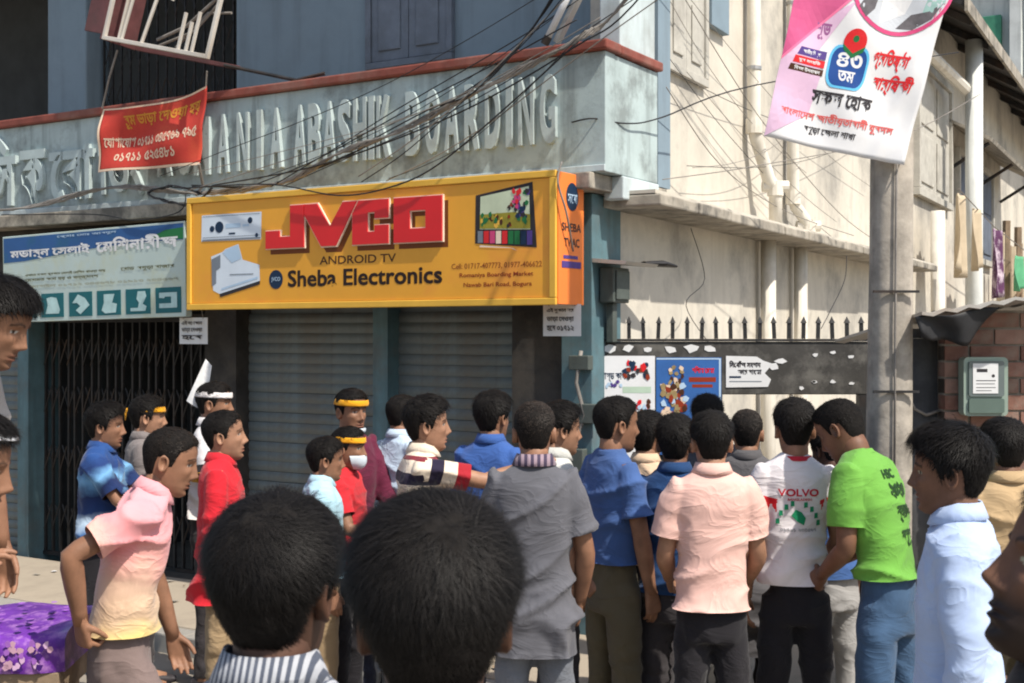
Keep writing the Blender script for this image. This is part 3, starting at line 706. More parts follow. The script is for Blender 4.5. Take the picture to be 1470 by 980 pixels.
cable([(1.6,-1.2,4.4),(.5,-.45,3.88),(.12,-.42,3.70),(-.5,-.42,3.45),(-1.1,-.42,3.28),(-1.9,-.4,3.13),(-2.9,-.34,3.07)], .007, 'single dark cable just below the twisted bundle', M_BLKW)
cable([(-2.9,-.34,3.05),(-3.1,-.33,2.95),(-3.35,-.33,2.98),(-3.6,-.3,3.06),(-3.3,-.33,3.09),(-3.0,-.34,3.02)], .009, 'knot of loose cable hanging beside the left end of the orange sign', M_BLKW, strands=3, wob=.006)
cable([(-3.2,-.3,3.05),(-3.24,-.33,2.9),(-3.7,-.33,2.86),(-4.2,-.3,2.93),(-5.3,-.3,2.98)], .006, 'loose dark cable sagging above the blue and cream sign', M_BLKW)
cable([(.03,-.44,3.02),(.02,-.47,2.9),(.05,-.42,2.72),(.03,-.3,2.5)], .008, 'cable drooping down the side of the orange sign', M_GREYW)
cable([(-.05,-.17,3.30),(.1,-.17,3.31),(.19,.1,3.31),(.24,.5,3.40),(.5,1.5,3.75),(1.3,4.2,4.4)], .007, 'cable wrapping the parapet corner at mid height', M_BLKW)
cable([(.22,.62,3.62),(.12,1.8,3.25),(.05,3.4,3.05),(.02,5.5,2.98)], .005, 'thin cable slanting down the cream side wall', M_GREYW)
cable([(.2,.7,4.4),(.1,2.6,3.75),(-.05,5.2,3.2),(-.2,7.4,3.0)], .005, 'long thin cable crossing behind the downpipes', M_GREYW)
cable([(.25,.5,3.0),(.5,1.6,3.2),(1.0,3.4,3.6),(1.4,4.6,4.1)], .005, 'thin cable rising from the corbel towards the pink banner', M_GREYW)
cable([(.1,1.3,2.75),(.12,1.5,2.4),(.15,1.1,2.2),(.1,1.7,1.9)], .004, 'thin wire dangling on the shaded side wall', M_BLKW)
cable([(.1,5.0,2.75),(.2,4.6,2.5),(.25,4.0,2.2),(.3,3.6,2.05)], .005, 'slanting wire on the side wall left of the concrete pole', M_BLKW)

for i in range(11):
    x0 = random.uniform(.0,.7); x1 = random.uniform(-3.4,-1.2); z1 = random.uniform(2.98,3.2); sg_ = random.uniform(.02,.14); yo = random.uniform(-.52,-.28)
    z0 = 3.72+x0*.5+random.uniform(-.1,.35)
    cable([(x0+(x1-x0)*t, yo, z0+(z1-z0)*t-sg_*4*t*(1-t)+.02*math.sin(7*t+i)) for t in (0,.2,.4,.6,.8,1)], random.uniform(.003,.0055), 'thin wire in the tangle slung across the balcony front', M_BLKW if i % 3 else M_GREYW)
for i in range(7):
    b0 = random.uniform(.7,2.); b1 = random.uniform(3.5,8.); z0 = random.uniform(3.1,4.6); z1 = random.uniform(2.95,4.4)
    cable([S(b0+(b1-b0)*t, .12+.05*math.sin(i+3*t), z0+(z1-z0)*t-.12*4*t*(1-t)) for t in (0,.25,.5,.75,1)], .0035, 'thin wire running along the cream side wall', M_BLKW if i % 2 else M_GREYW)
tl = thing('fluorescent_tube', 'slanting white fluorescent tube on a bracket above the parapet corner', 'lamp', (-.07,-.42,3.78), BF)
MB().tube([(-.075,-.42,3.775),(.14,-.42,4.13)], .021, 10).build('tube', M_WHITE, tl, smooth=True)
MB().tube([(-.10,-.42,3.735),(-.072,-.42,3.778)], .026, 10).build('end_cap', M_IRON, tl)
MB().box(-.012,.012,-.03,.03,0,.46,0,Matrix.Translation((-.05,-.36,3.75))@Matrix.Rotation(R(31),4,'Y')).build('bracket', M_STEEL, tl)

# ------------------------------------------------------------ meter cupboard on the building corner
mc = thing('meter_cupboard', 'dented grey electric cupboard under a tin hood at the building corner', 'cupboard', (.16,.2,1.95), BF)
M_GBOX = mat('grey_green_box', (.085,.10,.09), .6, .2, 8, .2, 60, dirt=(.08,.08,.07), dirt_amt=.5)
MB().box(.01,.11,.08,.30,2.20,2.42).build('box', M_GBOX, mc, bevel=.008)
MB().box(.112,.124,.10,.28,2.22,2.40).build('door', M_GBOX, mc, bevel=.004)
MB().hexa([(.0,.0,2.45),(.22,.0,2.43),(.22,.46,2.43),(.0,.46,2.45)], [(.0,.0,2.475),(.24,.0,2.45),(.24,.46,2.45),(.0,.46,2.475)]).build('hood', M_TIN, mc)
MB().tube([(.16,.40,2.455),(.22,.56,2.46),(.24,.72,2.45)], [.03,.045,.02], 8, flat=.5).build('hood_rag', M_BLKW, mc)
MB().box(.02,.07,.15,.21,1.95,2.198).build('conduit_box', M_GBOX, mc, bevel=.006)
jb = thing('junction_box', 'broken cable junction boxes on the dark pier beside the corner pillar', 'junction box', (-.12,-.05,1.0), BF)
for x, z, w_, h_ in ((-.13,1.78,.14,.09),(-.10,1.45,.17,.12),(-.15,1.15,.12,.14)):
    MB().box(x,x+w_,-.07,-.003,z,z+h_).build('box', M_GBOX, jb, bevel=.006)
MB().tube([(-.05,-.05,1.9),(-.08,-.06,1.7),(-.02,-.06,1.5),(-.1,-.05,1.3),(-.06,-.05,.9)], .012, 6).build('conduit', M_GREYW, jb, smooth=True)

# ------------------------------------------------------------ spiked fence across the alley
M_GRIME = mat('grimy_black_concrete', (.055,.052,.048), .85, .3, 6, .4, 50, dirt=(.20,.19,.17), dirt_amt=.55, dscale=5)
fn = thing('alley_fence', 'grimy dark fence with a row of iron spikes across the alley mouth', 'fence', (1.4,8.05,0))
MB().box(.47,2.26,8.05,8.13,1.62,1.955).build('top_beam', M_GRIME, fn, bevel=.006)
MB().box(.47,1.335,8.06,8.12,0,1.618).build('solid_panel', M_GRIME, fn)
MB().box(2.2,2.26,8.05,8.13,0,1.618).build('post', M_IRON, fn)
MB().box(.47,2.26,8.04,8.14,1.957,1.972).build('capping', M_IRON, fn)
spk = MB().box(-.011,.011,-.011,.011,0,.10).add([(-.017,-.017,.10),(.017,-.017,.10),(.017,.017,.10),(-.017,.017,.10),(0,0,.145)],[(0,1,4),(1,2,4),(2,3,4),(3,0,4),(3,2,1,0)])
spk = mesh_only(spk, 'spike', M_IRON)
for i in range(19): inst(spk, 'spike', fn, (.56+i*.0925, 8.09, 1.973), (R(random.uniform(-2,2)), R(random.uniform(-2.5,2.5)), 0))
def poster(x0, x1, z0, z1, label, base_m, arts, y=8.043, torn=False, coll=()):
    p = thing('poster', label, 'poster', ((x0+x1)/2, y, z0), None, 'posters pasted on the alley fence')
    edge = [(x0,z0),(x1,z0),(x1,z1),(x0,z1)]
    if torn:
        edge = [(x0,z0),(x1-.02,z0+.004),(x1,z0+.05),(x1-.04,z0+.09),(x1+.01,z1-.05),(x1-.05,z1-.03),(x1-.09,z1-.005),(x0,z1)]
    MB().poly([(edge,[])], front(y), 0, .003).build('sheet', base_m, p)
    for polys, m, d in arts: MB().poly(polys, front(y-.003-d)).build('print', m, p)
    for bx_, ms_, n_, s_, sd2 in coll: collage(p, bx_, ms_, n_, s_, front(y-.0062), 'printed_photo', sd2)
    return p
def art(x0, x1, z0, z1): return lambda pts: [([(x0+(x1-x0)*a, z0+(z1-z0)*b_) for a, b_ in pts], [])]
a = art(.51,.905,1.30,1.86)
poster(.51,.905,1.22,1.865,'white poster with red riders and blue script at the left end of the fence', M_WHITE, [
    (lettering('েগাল্ড কাপ', .55,1.70,.17,.06,.03), M_NAVY, .001),
    (rect(.70,.88,1.63,1.67), mat('mint_print', srgb(176,196,176),.6,.1,6,0), .001),
    (rect(.55,.86,1.37,1.39)+rect(.55,.80,1.42,1.435)+rect(.55,.84,1.32,1.335), M_GREY, .001)], y=8.0455, coll=(((.70,.86,1.73,1.82),(M_RED,M_INK,M_REDBR,M_NAVY),26,.022,8),((.69,.88,1.46,1.58),(M_REDBR,M_GRN,M_BROWN,M_LBLUE,M_RED),30,.022,9),((.53,.70,1.66,1.72),(M_LBLUE,M_PURP),9,.016,10)))
M_PBLUE = mat('blue_poster_print', srgb(52,98,162), .6, .15, 5, .05, 30)
M_PGOLD = mat('dull_gold_print', srgb(150,130,90), .6, .3, 30, 0)
a = art(.91,1.325,1.30,1.855)
poster(.912,1.325,1.24,1.855,'blue poster with gold figure and red print at the middle of the fence', M_PBLUE, [
    (lettering('বিশাল েমলা', 1.14,1.755,.14,.045,.05), M_RED, .001), (rect(1.12,1.29,1.70,1.73)+rect(1.14,1.27,1.665,1.685), M_REDBR, .001),
    (disc(1.25,1.54,.04), M_GOLD, .001), (disc(1.24,1.545,.018), M_LBLUE, .0015),
    (rect(1.31,1.322,1.26,1.85)+rect(.915,1.31,1.842,1.851), M_LBLUE, .001)], y=8.0445, coll=(((.95,1.10,1.42,1.68),(M_PGOLD,M_BROWN,M_CREAMP,M_PGOLD,M_REDBR,M_LBLUE),60,.028,11),((1.0,1.08,1.66,1.80),(M_PGOLD,M_CREAMP,M_BROWN),18,.02,12),((1.14,1.29,1.34,1.46),(M_LBLUE,M_CREAMP,M_NAVY),16,.02,13)))
poster(1.355,1.64,1.665,1.865,'torn white notice with black Bengali lines on the dark fence beam', M_PAPER, [
    (lettering('িনেখাঁজ সংবাদ', 1.375,1.79,.20,.045,.06), M_INK, .001), (lettering('ফার বাংলা', 1.43,1.745,.15,.035,.05), M_INK, .001),
    (rect(1.375,1.45,1.725,1.737), M_NAVY, .001), (rect(1.375,1.58,1.70,1.706), M_GREY, .001)], y=8.0465, torn=True)
for i, (x, z, s) in enumerate(((1.66,1.80,.05),(1.70,1.83,.04),(1.92,1.70,.02),(1.83,1.66,.022),(1.92,1.87,.026),(2.03,1.885,.026),(2.15,1.86,.03),(1.91,1.70,.018),(2.03,1.70,.026),(2.15,1.69,.026),(.62,1.91,.05),(.74,1.915,.045),(.86,1.905,.04),(1.0,1.91,.05),(1.13,1.915,.055),(1.25,1.91,.05))):
    pts = [(x+s*random.uniform(.4,1.1)*math.cos(k*1.05+i), z+.6*s*random.uniform(.4,1.1)*math.sin(k*1.05+i)) for k in range(6)]
    MB().poly([(pts,[])], front(8.048), 0, .002).build('paper_scrap', M_PAPER, fn)

# ------------------------------------------------------------ concrete pole and the pink campaign banner on it
po = thing('utility_pole', 'weathered square concrete utility pole carrying the pink and white banner', 'pole', (1.84,6.2,0))
zs = [0,.4,.8,1.2,1.6,2.0,2.4,2.8,3.2,4.2,5.6]; mb = MB(); nn = 16; vs = []
for k_, z in enumerate(zs):
    for j_ in range(nn):
        a_ = 2*math.pi*(j_+.5)/nn; c_, s_ = math.cos(a_), math.sin(a_); r_ = (.112-.0055*z)*(1+.02*math.sin(k_*2.1+j_*1.7))
        vs.append((1.825+.010*z+math.copysign(abs(c_)**.7, c_)*r_, 6.2+math.copysign(abs(s_)**.7, s_)*r_, z))
mb.add(vs, [(i_*nn+j_, i_*nn+(j_+1) % nn, (i_+1)*nn+(j_+1) % nn, (i_+1)*nn+j_) for i_ in range(len(zs)-1) for j_ in range(nn)]+[tuple((len(zs)-1)*nn+j_ for j_ in range(nn))])
mb.build('shaft', M_CONC, po, smooth=True)
MB().tube([(1.83,6.082,1.25),(1.835,6.084,1.9),(1.84,6.088,2.5),(1.85,6.092,3.3)], .006, 6).build('earth_wire', M_GREYW, po, smooth=True)
for zb in (1.72, 2.2): MB().box(1.73,1.95,6.079,6.094,zb,zb+.012).build('binding_wire', M_IRON, po)
M_BPINK = mat('pink_banner_vinyl', srgb(206,92,138), .5, .1, 4, .05, 30, dirt=srgb(190,70,120), dirt_amt=.5)
M_BLIL  = mat('lilac_banner_vinyl', srgb(216,182,208), .5, .06, 3, .05, 30)
pb_ = thing('campaign_banner', 'pink and white campaign banner with Bengali script and round picture on the concrete pole', 'banner', (1.6,6.03,2.8))
surf = cloth([(1.19,6.0,2.938),(1.86,6.04,2.805),(2.16,6.04,3.96),(1.43,6.0,4.05)], 1, 1,
    lambda u, v: -.03*math.sin(math.pi*u)*(1-v)+.012*math.sin(13*u+3*v)*(1-.5*v)+.016*math.exp(-((u-.8-.25*(v))/.05)**2)*(1-v)-.02*math.exp(-((u-.12-.4*v)/.07)**2)*max(0,.5-v)+.006*math.sin(19*v+8*u))
# v range 0..1 is the whole banner (its top is above the picture)
sheet(surf, 40, 50).build('vinyl', M_WHITE, pb_, smooth=True)
drape([([(.0,.0),(.28,.13),(.30,.30),(.24,.38),(.42,.62),(.0,.40)],[])], surf, 0.0020).build('lilac_field', M_BLIL, pb_)
drape([([(.0,.34),(.42,.66),(.42,1.0),(.0,1.0)],[])], surf, 0.0025).build('pink_field', M_BPINK, pb_)
drape([([(.0,.325),(.42,.645),(.42,.66),(.0,.34)],[])], surf, 0.0027).build('pink_edge', mat('bright_pink_print', srgb(238,120,160), .5, .05, 5, 0), pb_)
drape(disc(.70,.73,.345,.225,40), surf, 0.0029).build('picture_ring', M_PINK, pb_)
drape(disc(.70,.73,.32,.208,40), surf, 0.0034).build('picture', mat('picture_sky_grey', srgb(196,200,206), .6, .1, 6, 0), pb_)
M_PG = mat('picture_grey_figure', srgb(96,92,96), .6, .35, 14, 0); M_PT = mat('picture_pale_teal', srgb(150,184,178), .6, .2, 10, 0)
drape([([(.72,.535),(.80,.60),(.90,.62),(.98,.66),(.93,.59),(.83,.54)],[])], surf, 0.0038).build('picture_figure', M_PG, pb_)
drape([([(.86,.58),(.99,.66),(1.0,.78),(.93,.80),(.88,.70)],[])], surf, 0.0036).build('picture_figure', M_PT, pb_)
drape([([(.44,.60),(.50,.56),(.55,.60),(.57,.70),(.52,.78),(.46,.74),(.50,.68)],[])], surf, 0.0038).build('picture_figure', M_PG, pb_)
drape([([(.60,.545),(.76,.60),(.80,.70),(.70,.80),(.58,.76)],[])], surf, 0.0037).build('picture_figure', M_WHITE, pb_)
drape(rrect(.33,.60,.255,.435,.06), surf, 0.0025).build('emblem_glow', mat('cyan_print', srgb(96,186,226), .5, .05, 5, 0), pb_)
drape(rrect(.345,.585,.265,.425,.055), surf, 0.0029).build('emblem', mat('deep_blue_print', srgb(24,70,140), .5, .1, 5, 0), pb_)
drape(disc(.475,.455,.075,.052), surf, 0.0034).build('emblem_flower', M_RED, pb_)
drape([([(.40,.44),(.475,.405),(.55,.44),(.54,.415),(.475,.385),(.41,.415)],[])]+disc(.475,.465,.02,.014), surf, 0.0038).build('emblem_leaf', M_GRN, pb_)
drape(lettering('৪৩', .385,.345,.17,.06,.03), surf, 0.0034).build('lettering', M_WHITE, pb_)
drape(lettering('তম', .41,.285,.115,.045,.03), surf, 0.0034).build('lettering', M_WHITE, pb_)
drape(lettering('প্রিতষ্ঠা', .61,.36,.24,.09,.045,3,.25), surf, 0.0025).build('lettering', M_RED, pb_)
drape(lettering('বার্িষকী', .65,.265,.26,.085,.045,3,.25), surf, 0.0025).build('lettering', M_RED, pb_)
drape(lettering('সফল েহাক', .27,.175,.42,.065,.035), surf, 0.0025).build('lettering', M_INK, pb_)
drape(lettering('বাংলােদশ জাতীয়তাবাদী যুবদল', .075,.098,.80,.05,.03,2), surf, 0.0025).build('lettering', mat('salmon_red_print', srgb(214,92,88), .5, .1, 5, 0), pb_)
drape(lettering('বগুড়া েজলা শাখা', .27,.05,.36,.035,.03,2), surf, 0.0025).build('lettering', M_INK, pb_)
drape(lettering('শুভ', .20,.44,.10,.075,.04), surf, 0.0027).build('lettering', mat('plum_print', srgb(150,90,140), .5, .1, 5, 0), pb_)
drape([([(.10,.36),(.31,.36),(.31,.395),(.12,.395)],[])], surf, 0.0027).build('printed_ribbon', M_PURP, pb_)
drape([([(.08,.325),(.31,.325),(.31,.355),(.09,.355)],[])], surf, 0.0028).build('printed_ribbon', M_RED, pb_)
drape([([(.06,.292),(.31,.292),(.31,.318),(.07,.318)],[])], surf, 0.0027).build('printed_ribbon', M_BROWN, pb_)
drape(lettering('জাতীয় িবপ্লব', .14,.365,.14,.024,.03,2)+lettering('যুব সংহিত', .12,.33,.16,.02,.03,2)+lettering('িদবস উদযাপন', .10,.297,.19,.018,.03,2), surf, 0.0031).build('lettering', M_WHITE, pb_)
MB().tube([(1.86,6.045,2.81),(1.88,6.12,2.86)], .004, 5).build('tie_wire', M_GREYW, pb_)

# ------------------------------------------------------------ brick shed, its tin roof, meter and the dark pier
M_BRICK = [mat('brick_%d' % i, c, .92, .22, 14, .5, 60, dirt=(.24,.19,.155), dirt_amt=.6, dscale=8) for i, c in enumerate(((.20,.10,.075),(.24,.125,.095),(.17,.085,.065),(.28,.165,.13)))]
M_MORT = mat('mortar', (.30,.26,.22), .95, .2, 12, .5, 60, dirt=(.14,.12,.10), dirt_amt=.6)
sd_ = thing('brick_shed', 'small dark brick shed with tin roof at the right edge of the crowd', 'shed', (2.8,6.25,0))
wl = MB().box(2.13,4.0,6.262,6.45,0,2.12).build('wall', M_MORT, sd_)
brm = [[mesh_only(MB().box(0,w_,0,.10,0,.070), 'brick', m) for m in M_BRICK] for w_ in (.235,.112)]
for r_ in range(26):
    x = 2.13-(.12 if r_ % 2 else 0); z = .01+r_*.081
    while x < 3.0:
        half = x < 2.13
        if half: inst(random.choice(brm[1]), 'brick', wl, (2.13, 6.25+random.uniform(-.004,.003), z)); x += .247
        else: inst(random.choice(brm[0]), 'brick', wl, (x, 6.25+random.uniform(-.004,.003), z), (0, R(random.uniform(-.5,.5)), 0)); x += .247
    
rf = MB(); k = 40
for i in range(k):
    x0 = 1.93+i*.055; x1 = x0+.055
    h0, h1 = .008*math.cos(i*math.pi), .008*math.cos((i+1)*math.pi)
    zf = lambda x: 2.085+(x-1.93)*.16
    rf.hexa([(x0,5.98,zf(x0)+h0),(x1,5.98,zf(x1)+h1),(x1,7.6,zf(x1)+h1-.14),(x0,7.6,zf(x0)+h0-.14)], [(x0,5.98,zf(x0)+h0+.015),(x1,5.98,zf(x1)+h1+.015),(x1,7.6,zf(x1)+h1-.125),(x0,7.6,zf(x0)+h0-.125)])
rf.build('roof', M_TIN, sd_)
sheet(cloth([(1.94,6.02,1.985),(2.16,6.02,1.95),(2.30,6.0,2.13),(1.90,5.98,2.075)],1,1,lambda u,v: .02*math.sin(9*u+4*v)), 14, 8, .004).build('roof_tarpaulin', M_BLKW, sd_, smooth=True)
M_DKPOST = mat('tarred_concrete', (.085,.085,.088), .75, .3, 5, .4, 40, dirt=(.14,.14,.14), dirt_amt=.5, streak=(.02,.02,.02), streak_amt=.6)
pr = thing('dark_pier', 'dark stained concrete pier between the utility pole and the brick shed', 'pier', (2.08,6.5,0))
MB().tube([(2.08,6.5,0),(2.08,6.5,1.0),(2.08,6.5,1.98)], [.16,.155,.15], 20).build('shaft', M_DKPOST, pr, smooth=True)
MB().tube([(2.08,6.5,1.981),(2.08,6.5,2.03)], .11, 16).build('top', M_DKPOST, pr)
o = MB().tube([(1.95,6.34,2.0),(1.95,6.33,1.85),(1.955,6.32,1.72),(2.0,6.31,1.63),(2.06,6.32,1.60),(2.14,6.33,1.625)], .008, 8).build('cable', M_GREYW, None, base=(2.0,6.13,1.6), smooth=True)
tag(o, 'pale cable looping against the dark concrete pier', 'cable', 'overhead cables')
em = thing('electric_meter', 'grey-green electric meter with white label on the brick wall', 'meter', (2.3,6.24,1.6))
M_MGRN = mat('meter_case', (.26,.33,.28), .45, .08, 6, .05, 40, dirt=(.18,.21,.18), dirt_amt=.4)
MB().poly(rrect(2.19,2.405,1.605,1.89,.022), front(6.235), 0, .075).build('case', M_MGRN, em, bevel=.006)
mp_ = MB().poly(rrect(2.212,2.383,1.70,1.872,.012), front(6.159), 0, .010).build('window', mat('meter_face', (.12,.15,.15), .25, .1, 5, 0, spec=.6), em, bevel=.003)
lb = MB().poly(rect(2.23,2.352,1.715,1.86), front(6.148), 0, .002).build('label', M_PAPER, mp_)
MB().poly(rect(2.248,2.30,1.818,1.834)+disc(2.328,1.80,.008), front(6.1455)).poly(rect(2.245,2.34,1.775,1.779)+rect(2.245,2.335,1.76,1.763)+rect(2.245,2.34,1.742,1.745)+rect(2.245,2.32,1.727,1.730), front(6.1455)).build('print', M_INK, lb)
MB().poly(rrect(2.212,2.383,1.62,1.69,.01), front(6.159), 0, .012).build('terminal_cover', mat('terminal_cover', (.10,.14,.12), .4, .1, 5, 0), em, bevel=.003)

# ------------------------------------------------------------ washing hung out up the alley
def garment(b, wdt, z0, z1, out, label, m, ph):
    p0 = Vector(S(b,out,z0)); p1 = Vector(S(b+wdt,out,z0)); p2 = Vector(S(b+wdt,out,z1)); p3 = Vector(S(b,out,z1))
    sf = cloth([p0,p1,p2,p3],1,1, lambda u,v: .06*math.sin(ph+11*u)*(1-.5*v)+.02*math.sin(23*u+ph))
    s2f = lambda u, v, d=0.: sf(.5+(u-.5)*(.62+.38*(1-v)), v - .1*(1-v)*math.sin(3*u+ph), d)
    o = sheet(s2f, 16, 10, .012).build('hanging_garment', m, None, frame=BF, base=tuple(p0), smooth=True)
    tag(o, label, 'laundry', 'washing hung out up the alley')
M_CLO = mat('beige_cloth', (.50,.41,.29), .9, .12, 5, .2, 40); M_CLG = mat('green_cloth', (.10,.34,.18), .9, .15, 5, .2, 40)
M_CLP = mat('violet_patterned_cloth', (.10,.035,.09), .9, .3, 4, .2, 40, dirt=(.62,.52,.58), dirt_amt=1., dscale=5)
garment(10.0,.9,2.85,3.85,.55,'long beige cloth hanging below the alley window',M_CLO,0.); garment(11.1,.8,2.95,3.75,.6,'short beige cloth hanging beside the patterned cloth',M_CLO,1.3)
garment(12.2,1.3,2.62,3.55,.7,'dark violet patterned cloth hanging above the tin roof',M_CLP,.7)
garment(14.9,1.2,2.75,3.3,.7,'green cloth hanging beside the white column',M_CLG,2.)
garment(16.4,1.2,2.7,3.1,.75,'small pinkish cloth above the tin roof edge',mat('pink_cloth',(.52,.28,.25),.9,.1,5,.2,40),.4)
ln = MB().tube([S(9.9,.6,3.88),S(13,.62,3.62),S(18,.72,3.36)], .008, 6).build('clothes_line', M_GREYW, None, frame=BF, base=S(13,.62,3.6)); tag(ln, 'clothes line strung along the alley house', 'line')
lt_ = thing('bamboo_screen', 'bamboo pole screen standing behind the tin roof', 'screen', S(17,.5,0), BF)
for i in range(16):
    b = 15.3+i*.52; p = S(b,.42,0); MB().tube([(p[0],p[1],0),(p[0]+.03*math.sin(i*2.),p[1],3.7+.25*math.sin(i*1.9))], .07, 6).build('pole', M_WOOD if i % 3 else M_CLO, lt_)

# ------------------------------------------------------------ cart with a purple flowered cover
M_PURC = mat('purple_flowered_vinyl', srgb(104,48,150), .4, .3, 9, .15, 20, spec=.4, dirt=srgb(168,120,186), dirt_amt=.9, dscale=16)
M_FLOW = mat('pale_flower_print', srgb(206,170,204), .5, .15, 6, 0); M_FLOWY = mat('yellow_flower_print', srgb(190,150,170), .5, .15, 6, 0)
M_FLOW2 = mat('lilac_flower_print', srgb(150,96,178), .5, .2, 8, 0)
M_PURD = mat('deep_violet_print', srgb(60,24,104), .5, .15, 6, 0)
ct = thing('cart', 'low wooden cart with purple flowered padded cover at the left edge', 'cart', (-2.2,4.6,0))
TC = Matrix.Translation((-1.55,4.40,0)) @ Matrix.Rotation(R(4),4,'Z')
top = []; k = 24
def pad(u, v): return .012*math.sin(u*9+v*3)+.008*math.sin(17*u-5*v)
mb = MB(); q = 13; n_u = 28; vs = []
prof = [(-.012,.83),(-.018,.86),(-.016,.91),(-.004,.945),(.03,.958),(.12,.964),(.30,.966),(.45,.964),(.54,.956),(.57,.93),(.575,.88),(.572,.85),(.57,.83)]
for i in range(n_u+1):
    x = -1.6+1.6*i/n_u; e = 1-.06*max(0,(i-n_u+2))/2
    for y, z in prof: vs.append(TC @ Vector((x, .28+(y-.28)*e+.006*math.sin(i*1.7+z*20), z+.008*math.sin(i*.9+y*11)*(z>.9))))
fs = [(i*q+j,(i+1)*q+j,(i+1)*q+j+1,i*q+j+1) for i in range(n_u) for j in range(q-1)]+[tuple(range(q))[::-1], tuple(n_u*q+j for j in range(q))]
cv = mb.add(vs, fs).build('padded_cover', M_PURC, ct, smooth=True)
for sd3, zz0, zz1 in ((21,.85,.94),(22,.85,.94)):
    collage(cv, (-1.5,-.03,zz0,zz1), (M_FLOW, M_FLOWY, M_PURD, M_FLOW2, M_FLOW2), 110, .015, lambda u, v, d: TC @ Vector((u, -.024-d, v)), 'flower_print', sd3)
collage(cv, (-1.5,-.06,.03,.5), (M_FLOW2, M_PURD, M_FLOW2), 110, .020, lambda u, v, d: TC @ Vector((u, v, .977+d)), 'flower_print', 23)
MB().box(-1.6,-.02,.0,.05,.75,.829,0,TC).build('side_rail', M_WOOD, ct, bevel=.004)
MB().box(-1.6,-.02,.50,.55,.75,.829,0,TC).build('side_rail', M_WOOD, ct, bevel=.004)
MB().box(-.075,-.022,.052,.498,.73,.828,0,TC).build('end_rail', M_WOOD, ct, bevel=.004)
for x in (-1.5,-.14):
    for y in (.05,.44): MB().box(x,x+.06,y,y+.06,0,.748,0,TC).build('leg', M_WOOD, ct, bevel=.004)
MB().box(-1.44,-.14,.065,.095,.30,.36,0,TC).build('stretcher', M_WOOD, ct, bevel=.004)
# ------------------------------------------------------------ people: noise, head, hair, hands
def vnoise(p, seed=0):
    p = np.asarray(p, float); i = np.floor(p).astype(np.int64); f = p-i; f = f*f*(3-2*f)
    def h(x, y, z):
        n = (x*73856093) ^ (y*19349663) ^ (z*83492791) ^ (seed*2654435761)
        n = (n ^ (n >> 13))*1274126177 & 0x7fffffff
        return ((n ^ (n >> 16)) & 0xffff)/65535.
    r = 0
    for dx in (0,1):
        for dy in (0,1):
            for dz in (0,1):
                w = (f[:,0] if dx else 1-f[:,0])*(f[:,1] if dy else 1-f[:,1])*(f[:,2] if dz else 1-f[:,2])
                r = r + w*h(i[:,0]+dx, i[:,1]+dy, i[:,2]+dz)
    return r*2-1
def cub(xs, ys, t): 
    """smooth interpolation through points (monotone enough for our profiles)"""
    xs = np.array(xs); ys = np.array(ys); m = np.gradient(ys, xs)
    k = np.clip(np.searchsorted(xs, t)-1, 0, len(xs)-2); h = xs[k+1]-xs[k]; s = np.clip((t-xs[k])/h, 0, 1)
    return (2*s**3-3*s**2+1)*ys[k] + (s**3-2*s**2+s)*h*m[k] + (-2*s**3+3*s**2)*ys[k+1] + (s**3-s**2)*h*m[k+1]
HZ = [-.118,-.105,-.085,-.06,-.03,0,.03,.06,.085,.102,.1125,.1165]
HF = [.062,.074,.080,.084,.086,.086,.090,.088,.076,.056,.030,.0]
HB = [-.010,-.030,-.052,-.068,-.082,-.093,-.099,-.096,-.080,-.058,-.030,-.0]
HW = [.024,.038,.051,.0585,.0645,.069,.0725,.0715,.0605,.0440,.0235,.0]
def head_section(z, th):
    """point on the smooth skull at height z and angle th (0 = front, pi/2 = +x)"""
    yf, yb, w = cub(HZ,HF,z), cub(HZ,HB,z), cub(HZ,HW,z)
    c, s = np.cos(th), np.sin(th); yc = (yf+yb)*.5 - .004; 
    ex = .86
    cx = np.sign(s)*np.abs(s)**ex*w
    cy = np.where(c > 0, np.abs(c)**.92*(yf-yc), -np.abs(c)**.95*(yc-yb)) + yc
    return cx, cy
_HEADS = {}
